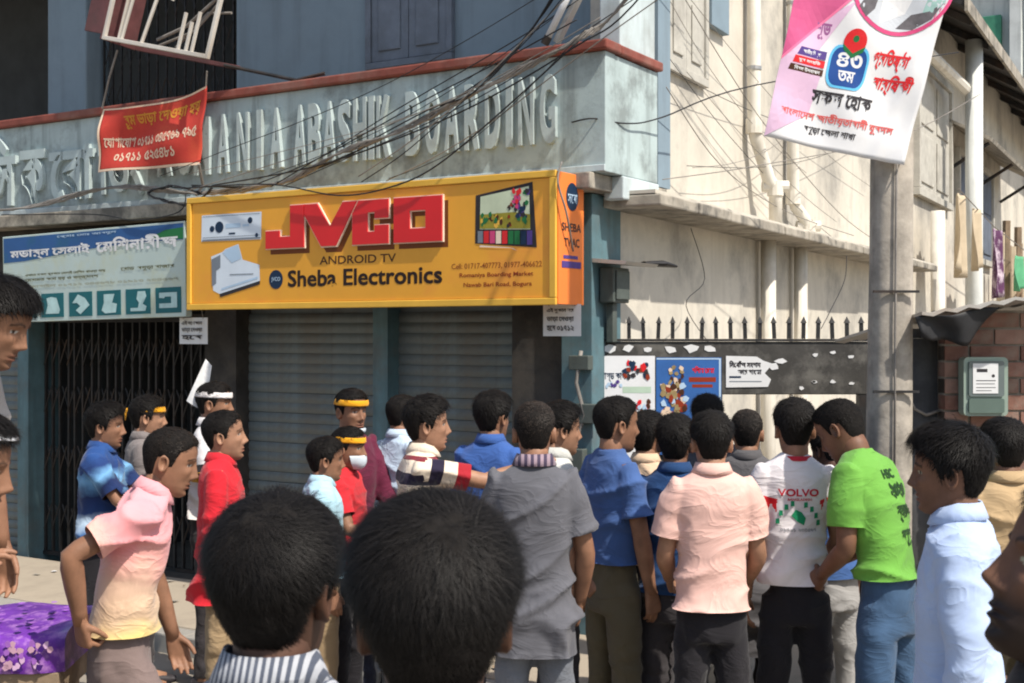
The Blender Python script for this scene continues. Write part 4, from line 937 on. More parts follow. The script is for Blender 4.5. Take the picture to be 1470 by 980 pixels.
def head_template(nu, nv):
    if (nu, nv) in _HEADS: return _HEADS[(nu, nv)]
    tt_ = np.linspace(0, 1, nv); zz = -.118+.2344*(.5-.5*np.cos(np.pi*tt_))*.55 + .2344*tt_*.45
    zz = np.clip(zz, -.118, .1163)
    # denser columns at the face
    a = np.linspace(-1, 1, nu, endpoint=False); th = np.pi*(a*.62 + .38*a**3)
    Z, TH = np.meshgrid(zz, th, indexing='ij'); X, Y = head_section(Z, TH)
    fr_ = np.clip(np.cos(TH), 0, 1)
    def G(x0, z0, sx, sz): return np.exp(-((X-x0)/sx)**2-((Z-z0)/sz)**2)*(np.cos(TH) > 0)
    D = np.zeros_like(X)
    ridge = cub([-.06,-.046,-.036,-.02,0,.016,.03], [0,.010,.0255,.021,.013,.006,.0], Z)*((Z > -.06)&(Z < .03))
    D += np.maximum(ridge, 0)*np.exp(-(X/(.0085+.06*np.clip(-Z-.02, 0, .03)))**2)*fr_
    for s in (-1, 1):
        D += .008*G(s*.0135,-.041,.0075,.008) - .0125*G(s*.031,.004,.0135,.0105) + .005*G(s*.030,.0045,.0105,.006)
        D += .0045*G(s*.028,.025,.018,.006) + .006*G(s*.046,-.022,.016,.014) - .004*G(s*.036,-.058,.012,.016)
    D += .0075*G(0,-.0645,.018,.0048) + .0075*G(0,-.0775,.016,.0052) - .005*G(0,-.071,.022,.0028) - .004*G(0,-.088,.02,.005)
    D += .007*G(0,-.106,.02,.010) - .002*G(0,-.055,.005,.006)
    Y2 = Y + D
    P = np.stack([X, Y2, Z], -1).reshape(-1, 3)
    # features to colour later
    F = {}
    brow = np.zeros_like(X); eye = np.zeros_like(X); iris = np.zeros_like(X)
    for s in (-1, 1):
        bz = .024+.010*np.exp(-((np.abs(X)-.028)/.018)**2)-.004
        brow += (np.exp(-((Z-bz)/.0042)**4)*(np.abs(X-s*.031) < .021))
        eye += G(s*.031,.0045,.0125,.0062) > .45
        iris += G(s*.031,.0045,.0062,.0062) > .5
    lips = np.maximum(np.exp(-((Z+.0645)/.0048)**4), np.exp(-((Z+.0775)/.0055)**4))*np.exp(-(X/.024)**4)*(np.cos(TH) > 0)
    jaw = np.clip((-.03-Z)/.03, 0, 1)*np.clip((np.cos(TH)+.35)/.5, 0, 1)
    jaw = np.maximum(jaw, np.exp(-((Z+.056)/.006)**2)*np.exp(-(X/.03)**4)*(np.cos(TH) > 0))
    for k, v in (('brow',brow),('eye',eye),('iris',iris),('lips',lips),('jaw',jaw)): F[k] = np.clip(v.reshape(-1).astype(float), 0, 1)
    faces = []
    for i in range(nv-1):
        for j in range(nu):
            j2 = (j+1) % nu; faces.append((i*nu+j, (i+1)*nu+j, (i+1)*nu+j2, i*nu+j2))
    faces.append(tuple(range(nu))); faces.append(tuple((nv-1)*nu+j for j in range(nu))[::-1])
    faces = [f[::-1] for f in faces]
    _HEADS[(nu, nv)] = (P, faces, F); return _HEADS[(nu, nv)]
def ear(side, n=14):
    """shell with a raised rim"""
    vs = []; fs = []; k = 5
    for i in range(n):
        a = 2*math.pi*i/n; ry = .0175*(1+.12*math.sin(a)); rz = .031 if math.sin(a) > 0 else .029
        oy, oz = ry*math.cos(a)-.012, rz*math.sin(a)-.006
        for (s, o) in ((1.0,-.004),(1.06,.010),(.86,.0165),(.62,.008),(.0,.006)):
            vs.append((side*(.0655+o+.005*(math.cos(a) < 0)*s), (oy+.012)*s-.012-.18*o, (oz+.006)*s-.006))
    for i in range(n):
        j = (i+1) % n
        for c in range(k-1):
            f = (i*k+c, i*k+c+1, j*k+c+1, j*k+c); fs.append(f if side < 0 else f[::-1])
    return vs, fs

def hair_line(th):
    """lowest hair height round the head: th 0 front, pi back"""
    a = np.abs(th)
    return np.interp(a, [0,.5,.85,1.15,1.35,1.62,1.85,2.2,2.7,3.15], [.074,.076,.060,.046,-.012,-.014,.028,-.045,-.078,-.082])
def hair_mesh(T, style, n_strand, seed, s, wmul=1.):
    """cap over the scalp plus loose strands; T maps head space to person space"""
    rg = np.random.default_rng(seed)
    top, side, lift, fringe = style.get('top',.020), style.get('side',.008), style.get('lift',.35), style.get('fringe',.0)
    bald = style.get('bald', 0.)
    nu, nv = (56, 34) if n_strand < 12000 else (96, 60)
    th = np.linspace(-np.pi, np.pi, nu, endpoint=False); vv = np.linspace(0, 1, nv)
    V, TH = np.meshgrid(vv, th, indexing='ij')
    low = hair_line(TH) + fringe*np.exp(-(TH/.9)**2)
    Z = low + (.1160-low)*np.sin(V*np.pi/2)
    X, Y = head_section(Z, TH)
    P = np.stack([X, Y, Z], -1).reshape(-1, 3)
    nrm = P - np.array([0,-.005,.0]); nrm[:,2] = nrm[:,2]*.8; nrm /= np.linalg.norm(nrm, axis=1)[:,None]
    up = np.clip((P[:,2]-.0)/.10, 0, 1)
    edge = np.clip(V.reshape(-1)/.16, 0, 1)
    th_ = (side + (top-side)*up**.8)*edge**.7
    n = .5*vnoise(P*np.array([45,45,30])+seed, seed) ; n2 = vnoise(P*np.array([110,110,60])+seed, seed+1)
    Q = P + nrm*(th_*(1+.30*n+.16*n2)-.0015*(1-edge))[:,None]
    fs = [(i*nu+j, i*nu+(j+1) % nu, (i+1)*nu+(j+1) % nu, (i+1)*nu+j) for i in range(nv-1) for j in range(nu)]
    fs.append(tuple((nv-1)*nu+j for j in range(nu)))
    vs = [Q]; cnt = len(Q)
    # strands
    m = n_strand
    th = rg.uniform(-np.pi, np.pi, m); v = rg.uniform(0, 1, m)**.8
    low = hair_line(th) + fringe*np.exp(-(th/.9)**2) - rg.uniform(0,.010,m)*(rg.uniform(0,1,m) < .3); z = low + (.1160-low)*np.sin(v*np.pi/2)
    x, y = head_section(z, th); P = np.stack([x, y, z], -1)
    nrm = P - np.array([0,-.005,.0]); nrm[:,2] *= .8; nrm /= np.linalg.norm(nrm, axis=1)[:,None]
    up = np.clip(P[:,2]/.10, 0, 1); edge = np.clip(v/.16, 0, 1)
    root = P + nrm*((side+(top-side)*up**.8)*edge**.7*.93)[:,None]
    crown = np.array([.012,-.062,.10]); d = P - crown + rg.normal(0, .014, (m,3))
    swirl = np.cross(nrm, d); flow = d/np.maximum(np.linalg.norm(d, axis=1),.02)[:,None] + .35*swirl/np.maximum(np.linalg.norm(swirl, axis=1),.01)[:,None]
    flow += np.array(style.get('comb', (.15,.15,0.)))*up[:,None]
    flow += rg.normal(0, style.get('mess',.35), (m,3)); flow -= nrm*(flow*nrm).sum(1)[:,None]; flow /= np.linalg.norm(flow, axis=1)[:,None]
    L = (style.get('len',.030)*(.35+.65*up)*rg.uniform(.55,1.2,m))[:,None]
    w = np.cross(nrm, flow)*(.0011*wmul*rg.uniform(.6,1.3,m))[:,None]
    stray = (rg.uniform(0,1,m) < .03)*1.0; L = L*(1+.2*stray)[:,None]
    lf = (lift*rg.uniform(.3,1.2,m)*(.35+.65*up)+stray*rg.uniform(.1,.4,m))[:,None]
    p1 = root + flow*L*.45 + nrm*L*.45*lf; p2 = root + flow*L*.95 + nrm*L*(.55*lf-.12)
    S_ = np.stack([root-w, root+w, p1-w*.8, p1+w*.8, p2], 1).reshape(-1, 3)
    vs.append(S_); b = cnt + 5*np.arange(m)
    fs += [f for i in b.tolist() for f in ((i,i+1,i+3,i+2), (i+2,i+3,i+4))]
    A = np.concatenate(vs)*s
    A = A @ np.array(T.to_3x3()).T + np.array(T.translation)
    return A, fs, nu*(nv-1)+1

def remesh(mb, voxel, smooth_it, fac=.5):
    me = bpy.data.meshes.new('tmp'); me.from_pydata(mb.v, [], mb.f)
    o = bpy.data.objects.new('tmp', me); TMP.objects.link(o)
    r = o.modifiers.new('r', 'REMESH'); r.mode = 'VOXEL'; r.voxel_size = voxel
    if smooth_it:
        q = o.modifiers.new('s', 'SMOOTH'); q.factor = fac; q.iterations = smooth_it
    dg = bpy.context.evaluated_depsgraph_get(); dg.update()
    out = bpy.data.meshes.new_from_object(o.evaluated_get(dg))
    bpy.data.objects.remove(o); bpy.data.meshes.remove(me)
    n = len(out.vertices); V = np.empty(n*3); out.vertices.foreach_get('co', V); V = V.reshape(-1, 3)
    N = np.empty(n*3); out.vertex_normals.foreach_get('vector', N); N = N.reshape(-1, 3)
    F = [tuple(p.vertices) for p in out.polygons]
    bpy.data.meshes.remove(out)
    return V, N, F
TMP = COL
_HAND = {}
def hand(pose):
    """right hand: wrist at origin, fingers along +z, palm faces +y, thumb on -x"""
    if pose in _HAND: return _HAND[pose]
    curl = {'relax': (.35,.40,.30), 'flat': (.06,.08,.05), 'grip': (.9,1.1,.7), 'point': (.05,.05,.03), 'fist': (1.3,1.5,.9)}[pose]
    mb = MB(); n = 12; vs = []
    for z, hw, hd in ((-.03,.026,.021),(0,.028,.019),(.025,.034,.0175),(.06,.041,.0155),(.088,.042,.0135),(.100,.038,.011)):
        for j in range(n):
            a = 2*math.pi*j/n; c, s_ = math.cos(a), math.sin(a)
            vs.append((math.copysign(abs(c)**.7, c)*hw, math.copysign(abs(s_)**.8, s_)*hd, z))
    mb.add(vs, [(i*n+j, i*n+(j+1) % n, (i+1)*n+(j+1) % n, (i+1)*n+j) for i in range(5) for j in range(n)]+[tuple(range(n))[::-1], tuple(5*n+j for j in range(n))])
    for k, (x, ln, z0) in enumerate(((-.030,.072,.088),(-.010,.080,.094),(.010,.074,.091),(.029,.058,.084))):
        cu = curl if not (pose == 'point' and k > 0) else (1.2,1.4,.8)
        d = Vector((x*.9,0,1)).normalized(); p = Vector((x,0,z0-.012)); pts = [p]; ang = .0
        for seg, c in zip((.012+ln*.45, ln*.30, ln*.25), cu):
            ang += c*(1+.08*k); q = Matrix.Rotation(-ang, 3, 'X') @ d
            p = p + q*seg; pts.append(p)
        mb.tube(pts, [.0095,.0090,.0080,.0062], 8)
    t0 = Vector((-.022,.006,.022)); f = .4 if pose in ('grip','fist') else .1
    t1 = t0+Vector((-.62,.38+f,.66)).normalized()*.036; t2 = t1+Vector((-.35,.34+f,.85)).normalized()*.030; t3 = t2+Vector((-.1,.3+f,.95)).normalized()*.022
    mb.tube([t0,t1,t2,t3], [.0145,.0115,.0100,.0075], 8)
    V, N, F = remesh(mb, .0052, 3, .4)
    _HAND[pose] = (V, F); return _HAND[pose]
# ------------------------------------------------------------ people: bodies and clothes
def fabric(name, col, pattern=None, rough=.85, bump=.5, var=.10, spec=.2):
    if name in MATS: return MATS[name]
    m = bpy.data.materials.new(name); m.use_nodes = True; nt = m.node_tree; N = nt.nodes; L = nt.links
    b = N['Principled BSDF']; b.inputs['Roughness'].default_value = rough; b.inputs['Specular IOR Level'].default_value = spec
    b.inputs['Sheen Weight'].default_value = .12
    tc = N.new('ShaderNodeTexCoord')
    def noise(s, d=5., vec=None):
        n = N.new('ShaderNodeTexNoise'); n.inputs['Scale'].default_value = s; n.inputs['Detail'].default_value = d
        L.new(vec or tc.outputs['Object'], n.inputs['Vector']); return n.outputs['Fac']
    def mix(f, a, c, mode='MIX'):
        x = N.new('ShaderNodeMix'); x.data_type = 'RGBA'; x.blend_type = mode
        if isinstance(f, float): x.inputs['Factor'].default_value = f
        else: L.new(f, x.inputs['Factor'])
        for k, s in (('A', a), ('B', c)):
            i = [q for q in x.inputs if q.name == k and q.type == 'RGBA'][0]
            if isinstance(s, tuple): i.default_value = (*s[:3], 1)
            else: L.new(s, i)
        return [q for q in x.outputs if q.type == 'RGBA'][0]
    def rng(v, a, c):
        r = N.new('ShaderNodeMapRange'); r.clamp = True; r.inputs['From Min'].default_value = a; r.inputs['From Max'].default_value = c
        L.new(v, r.inputs['Value']); return r.outputs['Result']
    base = col
    if pattern:
        at = N.new('ShaderNodeAttribute'); at.attribute_name = 'garm'
        sx = N.new('ShaderNodeSeparateXYZ'); L.new(at.outputs['Vector'], sx.inputs[0])
        kind = pattern[0]
        if kind in ('bands', 'soft'):
            h0, h1, stops = pattern[1:4]
            src = rng(sx.outputs[0], h0, h1)
            if kind == 'soft':
                ad = N.new('ShaderNodeMath'); ad.operation = 'MULTIPLY_ADD'; ad.inputs[1].default_value = .35; ad.inputs[2].default_value = -.175
                L.new(noise(5.), ad.inputs[0]); a2 = N.new('ShaderNodeMath'); a2.operation = 'ADD'; L.new(src, a2.inputs[0]); L.new(ad.outputs[0], a2.inputs[1]); src = a2.outputs[0]
            cr = N.new('ShaderNodeValToRGB'); cr.color_ramp.interpolation = 'CONSTANT' if kind == 'bands' else 'LINEAR'
            el = cr.color_ramp.elements
            while len(el) > 1: el.remove(el[-1])
            el[0].position = stops[0][0]; el[0].color = (*stops[0][1], 1)
            for p_, c_ in stops[1:]: e = el.new(p_); e.color = (*c_, 1)
            L.new(src, cr.inputs['Fac']); base = cr.outputs['Color']
        elif kind == 'sleeve':           # second colour from a distance down the sleeve
            g = N.new('ShaderNodeMath'); g.operation = 'GREATER_THAN'; g.inputs[1].default_value = pattern[2]; L.new(sx.outputs[2], g.inputs[0])
            base = mix(g.outputs[0], col, pattern[1])
        elif kind == 'pin':              # narrow stripes
            mu = N.new('ShaderNodeMath'); mu.operation = 'MULTIPLY'; mu.inputs[1].default_value = pattern[2]; L.new(sx.outputs[1], mu.inputs[0])
            fr = N.new('ShaderNodeMath'); fr.operation = 'FRACT'; L.new(mu.outputs[0], fr.inputs[0])
            g = N.new('ShaderNodeMath'); g.operation = 'GREATER_THAN'; g.inputs[1].default_value = pattern[3]; L.new(fr.outputs[0], g.inputs[0])
            base = mix(g.outputs[0], col, pattern[1])
    lo = tuple([1-var]*3); hi = (1., 1., 1.)
    base = mix(1.0, base, mix(rng(noise(9.), .3, .7), lo, hi), 'MULTIPLY')
    L.new(base, b.inputs['Base Color'])
    mp = N.new('ShaderNodeMapping'); mp.inputs['Scale'].default_value = (5, 5, 8); mp.inputs['Rotation'].default_value = (.3,.5,.2); L.new(tc.outputs['Object'], mp.inputs['Vector'])
    n1 = N.new('ShaderNodeTexNoise'); n1.inputs['Scale'].default_value = 1.; n1.inputs['Detail'].default_value = 3; n1.inputs['Distortion'].default_value = 1.1; L.new(mp.outputs[0], n1.inputs['Vector'])
    sb = N.new('ShaderNodeMath'); sb.operation = 'SUBTRACT'; sb.inputs[1].default_value = .5; L.new(n1.outputs['Fac'], sb.inputs[0])
    ab_ = N.new('ShaderNodeMath'); ab_.operation = 'ABSOLUTE'; L.new(sb.outputs[0], ab_.inputs[0])
    sq_ = N.new('ShaderNodeMath'); sq_.operation = 'POWER'; sq_.inputs[1].default_value = .6; L.new(ab_.outputs[0], sq_.inputs[0])
    b1 = N.new('ShaderNodeBump'); b1.inputs['Strength'].default_value = bump*.6; b1.inputs['Distance'].default_value = -.035; L.new(sq_.outputs[0], b1.inputs['Height'])
    b2 = N.new('ShaderNodeBump'); b2.inputs['Strength'].default_value = .25; b2.inputs['Distance'].default_value = .002; L.new(noise(420., 2.), b2.inputs['Height']); L.new(b1.outputs[0], b2.inputs['Normal'])
    L.new(b2.outputs[0], b.inputs['Normal'])
    MATS[name] = m; return m
SKINS = [(.33,.175,.108), (.255,.128,.076), (.165,.080,.048), (.085,.041,.026)]
def skin_mat(i): return mat('skin_%d' % i, SKINS[i], .55, .22, 16, .2, 200, attr='tint', spec=.32, dirt=tuple(c*.72 for c in SKINS[i]), dirt_amt=.35, dscale=9, bdist=.0012)
M_HAIR = mat('black_hair', (.011,.0095,.0088), .55, .35, 60, .3, 300, spec=.14, bdist=.001)
M_HAIR2 = mat('dark_brown_hair', (.026,.018,.013), .55, .35, 60, .3, 300, spec=.25, bdist=.001)
M_SCALP = mat('hair_underlayer', (.012,.0105,.0097), .8, .4, 90, .6, 220, spec=.08, bdist=.003)
TORSO = [(.74,.190,.134,-.005),(.82,.188,.136,-.006),(.92,.182,.132,-.004),(1.02,.171,.120,.0),(1.12,.171,.118,.0),(1.22,.182,.124,-.002),
         (1.32,.193,.120,-.008),(1.385,.190,.104,-.014),(1.43,.152,.082,-.016),(1.46,.100,.066,-.012),(1.482,.066,.060,-.004)]
def superring(hw, hd, n, e=.82):
    return [(math.copysign(abs(math.cos(2*math.pi*j/n))**e, math.cos(2*math.pi*j/n))*hw, math.copysign(abs(math.sin(2*math.pi*j/n))**e, math.sin(2*math.pi*j/n))*hd) for j in range(n)]
N_P = [0]
def mesh_obj(name, V, F, m, parent, smooth=True, attrs=None):
    me = bpy.data.meshes.new(name); me.from_pydata(V.tolist() if hasattr(V, 'tolist') else V, [], F)
    for q in (m if isinstance(m, list) else [m]): me.materials.append(q)
    if smooth: me.polygons.foreach_set('use_smooth', [True]*len(me.polygons))
    for k, (typ, dat) in (attrs or {}).items():
        a = me.attributes.new(k, typ, 'POINT')
        a.data.foreach_set('color' if typ == 'FLOAT_COLOR' else 'vector', np.asarray(dat, dtype=np.float32).ravel())
    me.update(); o = bpy.data.objects.new(name, me); COL.objects.link(o); o.parent = parent; return o

def person(label, hx, hy, top, heading, skin=1, shirt=None, trousers=None, lean=0., tilt=0., turn=0., hp=0., hyaw=0., hroll=0., stoop=0.,
           armL=None, armR=None, legL=None, legR=None, hair=None, hairm=None, strands=900, near=False, girth=1., band=None, mask=None,
           sleeve='short', collar='polo', collar_m=None, hem=.94, stand=0., prints=(), beard=.25, group='people in the crowd', belly=0., cap=None, shoes=None):
    N_P[0] += 1; seed = N_P[0]*17+3; rg = np.random.default_rng(seed)
    lean, tilt, turn, hp, hyaw, hroll = map(R, (lean, tilt, turn, hp, hyaw, hroll))
    # --- legs fix the pelvis height
    def nrm(v): return Vector(v).normalized()
    legs = {}
    for sgn, lg, d in ((-1, legL, ((-.05,.02,-1),(-.02,-.03,-1))), (1, legR, ((.05,.0,-1),(.02,-.04,-1)))):
        th, shn = lg or d; hip = Vector((sgn*.074,0,.87)); kn = hip+nrm(th)*.415; an = kn+nrm(shn)*.385; legs[sgn] = (hip, kn, an, nrm(th), nrm(shn))
    dz = .085-min(legs[-1][2].z, legs[1][2].z); off = Vector((0,0,dz))
    # --- spine
    def spine(h):
        q = min(max((h-.90)/.42, 0), 1); q = q*q*(3-2*q)
        return Matrix.Rotation(-turn*q, 3, 'Z') @ Matrix.Rotation(tilt*q, 3, 'Y') @ Matrix.Rotation(-lean*q-R(stoop)*max(0, (h-1.2)/.28), 3, 'X')
    hs_ = np.linspace(.62, 1.50, 45); pos = []; rots = []; p = Vector((0,0,.62))+off
    for i, h in enumerate(hs_):
        Rm = spine(h); 
        if i: p = p + (Rm @ Vector((0,0,1)))*(hs_[i]-hs_[i-1])
        pos.append(p.copy()); rots.append(Rm)
    def sp(h, v=(0,0,0)):
        t = (h-.62)/(.88)*44; i = int(min(max(t,0),43)); f = t-i
        return pos[i].lerp(pos[i+1], f) + rots[min(max(int(round(t)),0),44)] @ Vector(v)
    def R_at(h): return rots[min(max(int(round((h-.62)/.88*44)),0),44)]
    # --- head
    nb = sp(1.455, (0,-.006,0)); Rt = R_at(1.46)
    Rh = Rt @ Matrix.Rotation(-hyaw, 3, 'Z') @ Matrix.Rotation(-hp, 3, 'X') @ Matrix.Rotation(hroll, 3, 'Y')
    Rn = Rt @ Matrix.Rotation(-hyaw*.4, 3, 'Z') @ Matrix.Rotation(-hp*.5, 3, 'X') @ Matrix.Rotation(hroll*.5, 3, 'Y')
    hc = nb + Rn @ Vector((0,.024,.128))
    ztop = (hc + Rh @ Vector((0,-.01,.1165))).z + .018
    s = (top-stand)/ztop
    rot = Matrix.Rotation(-R(heading), 3, 'Z'); w = rot @ (hc*s)
    root = bpy.data.objects.new('person', None); COL.objects.link(root); root.empty_display_size = .2
    root.location = (hx-w.x, hy-w.y, stand); root.rotation_euler = (0,0,-R(heading)); tag(root, label, 'person', group)
    # --- arms
    arms = {}
    for sgn, a, d in ((-1, armL, ((-.10,-.02,-1),(-.02,.18,-1),'relax',None)), (1, armR, ((.10,-.02,-1),(.02,.18,-1),'relax',None))):
        u, f, pose, pn = a or d; u, f = nrm(u), nrm(f)
        J = sp(1.40, (sgn*.140*girth**.5,-.014,0)); E = J+u*.285; W = E+f*.245
        pn = nrm(pn) if pn else Vector((-sgn,0,0)); arms[sgn] = (J, E, W, u, f, pose, pn)
    # --- body: one mesh of head, neck, trunk, arms with hands, legs
    bv = []; bf = []; bt = []
    def put(V, F, tint=None):
        n = sum(len(q) for q in bv); V = np.asarray(V, float).reshape(-1, 3); bv.append(V)
        bf.extend([tuple(i+n for i in f) for f in F]); bt.append(np.ones((len(V),3)) if tint is None else tint)
    HP, HFc, FT = head_template(*((128,112) if near else (76,68)))
    sk = np.array(SKINS[skin])
    tn = np.ones((len(HP),3)); 
    tn *= (1-.0*FT['jaw'])[:,None]
    tn = tn*(1-FT['jaw'][:,None]*beard*np.array([.75,.72,.68]))
    tn = tn*(1-FT['lips'][:,None]*np.array([.12,.34,.30]))
    eyec = np.clip(np.array([.45,.42,.38])/sk, 0, 6); tn = tn*(1-FT['eye'][:,None]) + FT['eye'][:,None]*eyec
    tn = tn*(1-FT['iris'][:,None]) + FT['iris'][:,None]*np.array([.06,.06,.06])
    tn = tn*(1-.86*FT['brow'][:,None])
    hv = rg.normal(0, 1, 3)*.02
    HPn = HP*np.array([1+hv[0],1+hv[1],1+hv[2]])
    A = np.array(Rh); put(HPn @ A.T + np.array(hc), HFc, tn)
    for sd in (-1,1):
        ev, ef = ear(sd, 22 if near else 14); put(np.array(ev) @ A.T + np.array(hc), ef)
    tb = MB()
    n0 = hc + Rh @ Vector((0,-.022,-.03)); n1 = hc + Rh @ Vector((0,-.022,-.085)); n2 = nb + Rn @ Vector((0,-.004,.035)); n3 = sp(1.43, (0,-.004,0)); n4 = sp(1.36,(0,.006,0))
    tb.tube([n0, n1, n2, n3, n4], [.052,.0555,.054,.052,.04], 20)
    n_r = 20; vs = []
    for h, hw, hd, yc in TORSO[1:8]:
        Rm = R_at(h)
        for x, y in superring(hw*(.68 if h > 1.05 else .54)*min(girth,1), hd*(.70 if h > 1.05 else .56)*min(girth,1), n_r): vs.append(sp(h) + Rm @ Vector((x, y+yc, 0)))
    k = 7
    tb.add(vs, [(i*n_r+j, i*n_r+(j+1) % n_r, (i+1)*n_r+(j+1) % n_r, (i+1)*n_r+j) for i in range(k-1) for j in range(n_r)])
    for sgn, (J, E, W, u, f, pose, pn) in arms.items():
        tb.tube([J-u*.03, J+u*.05, J+u*.15, E-u*.035, E+(f-u)*.004, E+f*.045, E+f*.12, W-f*.04, W+f*.012], [.030,.036,.040,.0375,.0370,.0395,.0360,.028,.0260], 14)
    for sgn, (hip, kn, an, td, sd_) in legs.items():
        tb.tube([hip+off, kn+off-td*.1, kn+off, kn+off+sd_*.1, an+off], [.056,.048,.042,.045,.034], 12)
        ft = an+off; tb.tube([ft+Vector((0,-.03,-.02)), ft+Vector((0,.05,-.045)), ft+Vector((0,.13,-.06))], [.04,.042,.03], 10)
    put(tb.v, tb.f)
    for sgn, (J, E, W, u, f, pose, pn) in arms.items():
        HV, HF_ = hand(pose); z = f; y = (pn - z*pn.dot(z)); 
        if y.length < .05: y = z.orthogonal()
        y.normalize(); x = y.cross(z); M = Matrix((x,y,z)).transposed()
        V = HV.copy(); 
        if sgn < 0: V[:,0] *= -1; HF_ = [q[::-1] for q in HF_]
        put(V @ np.array(M).T + np.array(W), HF_)
    V = np.concatenate(bv)*s; T4 = np.concatenate([np.concatenate(bt), np.ones((len(V),1))], 1)
    body = mesh_obj('body', V, bf, skin_mat(skin), root, True, {'tint': ('FLOAT_COLOR', T4)})
    # --- hair
    st = dict(hair or {})
    if st.get('none') is None:
        T = Matrix.Translation(hc*s) @ Rh.to_4x4()
        HV, HFf, ncap = hair_mesh(T, st, int(strands*(2.6 if near else 3.2)), seed, s, .36 if near else .8)
        ho = mesh_obj('hair', HV, HFf, [hairm or M_HAIR, M_SCALP], root, True)
        ho.data.polygons.foreach_set('material_index', [1]*ncap+[0]*(len(HFf)-ncap))
    def head_loop(zlo, zhi, off_, tilt_=0., th0=-np.pi, th1=np.pi, nth=40, nz=5, th_=.003, bulge=.0, frnt=0.):
        """closed strip round the head"""
        full = th1-th0 > 6.2; thv = np.linspace(th0, th1, nth, endpoint=not full); out = []
        for e in (off_+th_, off_):
            for q in np.linspace(0, 1, nz):
                z = zlo+(zhi-zlo)*q + tilt_*np.cos(thv); zc = np.clip(z, -.116, .112)
                x, y = head_section(zc, thv); c = np.stack([x, y+.005, 0*x], 1); d = c/np.maximum(np.linalg.norm(c, axis=1), .02)[:,None]
                rr = e+bulge*np.sin(np.pi*q)+.0015*np.sin(thv*9+q*3)+frnt*np.clip(np.cos(thv),0,1)**4
                out.append(np.stack([x, y, z], 1)+d*np.atleast_1d(rr)[:,None])
        P = np.concatenate(out) @ np.array(Rh).T + np.array(hc); m_ = nth; fs = []; o2 = nz*m_
        for i in range(nz-1):
            for j in range(m_ if full else m_-1):
                j2 = (j+1) % m_; fs += [(i*m_+j, i*m_+j2, (i+1)*m_+j2, (i+1)*m_+j)[::-1], (o2+i*m_+j, o2+i*m_+j2, o2+(i+1)*m_+j2, o2+(i+1)*m_+j)]
        for i in (0, nz-1):
            for j in range(m_ if full else m_-1):
                j2 = (j+1) % m_; f_ = (i*m_+j, i*m_+j2, o2+i*m_+j2, o2+i*m_+j); fs.append(f_ if i == 0 else f_[::-1])
        return P*s, fs
    if band is not None:
        P, fs = head_loop(.040, .072, .0095, -.006); mesh_obj('headband', P, fs, band, root)
        kb = MB(); k0 = hc + Rh @ Vector((0,-.115,.06)); kb.tube([k0, k0+Rh @ Vector((.01,-.012,-.03)), k0+Rh @ Vector((.008,-.012,-.07))], [.010,.009,.004], 8, flat=.5)
        mesh_obj('headband_tail', np.array([tuple(v) for v in kb.v])*s, kb.f, band, root)
    if mask is not None:
        z0, z1 = mask; P, fs = head_loop(z0, z1, .004, 0., -1.25, 1.25, 26, 8, .003, .008, .010); mesh_obj('face_mask', P, fs, MATS.get('mask_cloth') or fabric('mask_cloth', (.55,.62,.68), bump=.2), root)
    if cap is not None:
        P, fs = head_loop(.082, .1115, .022, 0., nz=7); cm = mesh_obj('cap', P, fs, cap, root)
        c0 = hc + Rh @ Vector((0,-.004,.133)); dk = MB(); n_ = 24
        dk.tube([c0+Rh @ Vector((0,0,-.012)), c0, c0+Rh @ Vector((0,0,.004))], [.052,.050,.03], n_); mesh_obj('cap_top', np.array([tuple(v) for v in dk.v])*s, dk.f, cap, root)
    # --- shirt
    sm = MB(); nr = 30; vs = []; rows = [r_ for r_ in TORSO if r_[0] > hem+.02]
    base_row = (hem-.045, .190, .134, -.005) if hem > .74 else (hem-.045, .205, .150, -.005)
    rows = [base_row]+rows if hem > .74 else [base_row]+[(.74,.194,.138,-.005)]+rows[1:]
    loose = .82*girth
    for h, hw, hd, yc in rows:
        Rm = R_at(h) ; g_ = loose*(1+.08*min(1, max(0, (1.05-h)/.15))); bl = belly*math.exp(-((h-1.03)/.12)**2)
        o_ = sp(max(h,.62)) if h >= .62 else sp(.62)+Vector((0,0,h-.62))
        for x, y in superring(hw*g_ if h < 1.40 else hw*(1+(g_-1)*.6), hd*min(1.,g_+.05), nr): vs.append(o_ + Rm @ Vector((x, y+yc+(bl if y > 0 else 0)*abs(y)/hd, 0)))
    k = len(rows)
    sm.add(vs, [(i*nr+j, i*nr+(j+1) % nr, (i+1)*nr+(j+1) % nr, (i+1)*nr+j) for i in range(k-1) for j in range(nr)]+[tuple(range(nr))[::-1], tuple((k-1)*nr+j for j in range(nr))])
    for sgn, (J, E, W, u, f, pose, pn) in arms.items():
        inn = sp(1.36, (sgn*.09,-.012,0)); gg = girth**.5
        if sleeve == 'short': sm.tube([inn, J-u*.005+Vector((0,0,-.006)), J+u*.07, J+u*.14, J+u*.20, J+u*.245], [.050,.055*gg,.058*gg,.060*gg,.062*gg,.063*gg], 18)
        elif sleeve == 'full': sm.tube([inn, J-u*.005+Vector((0,0,-.006)), J+u*.08, J+u*.18, E-u*.03, E+f*.03, E+f*.12, W-f*.05, W-f*.01], [.050,.055*gg,.057*gg,.054*gg,.050*gg,.050,.047,.042,.040], 18)
        elif sleeve == 'rolled': sm.tube([inn, J-u*.005+Vector((0,0,-.006)), J+u*.08, J+u*.18, E-u*.03, E+f*.03, E+f*.07], [.050,.055*gg,.057*gg,.054*gg,.050*gg,.050,.050], 18)
    SV, SN, SF = remesh(sm, .0105, 5, .5)
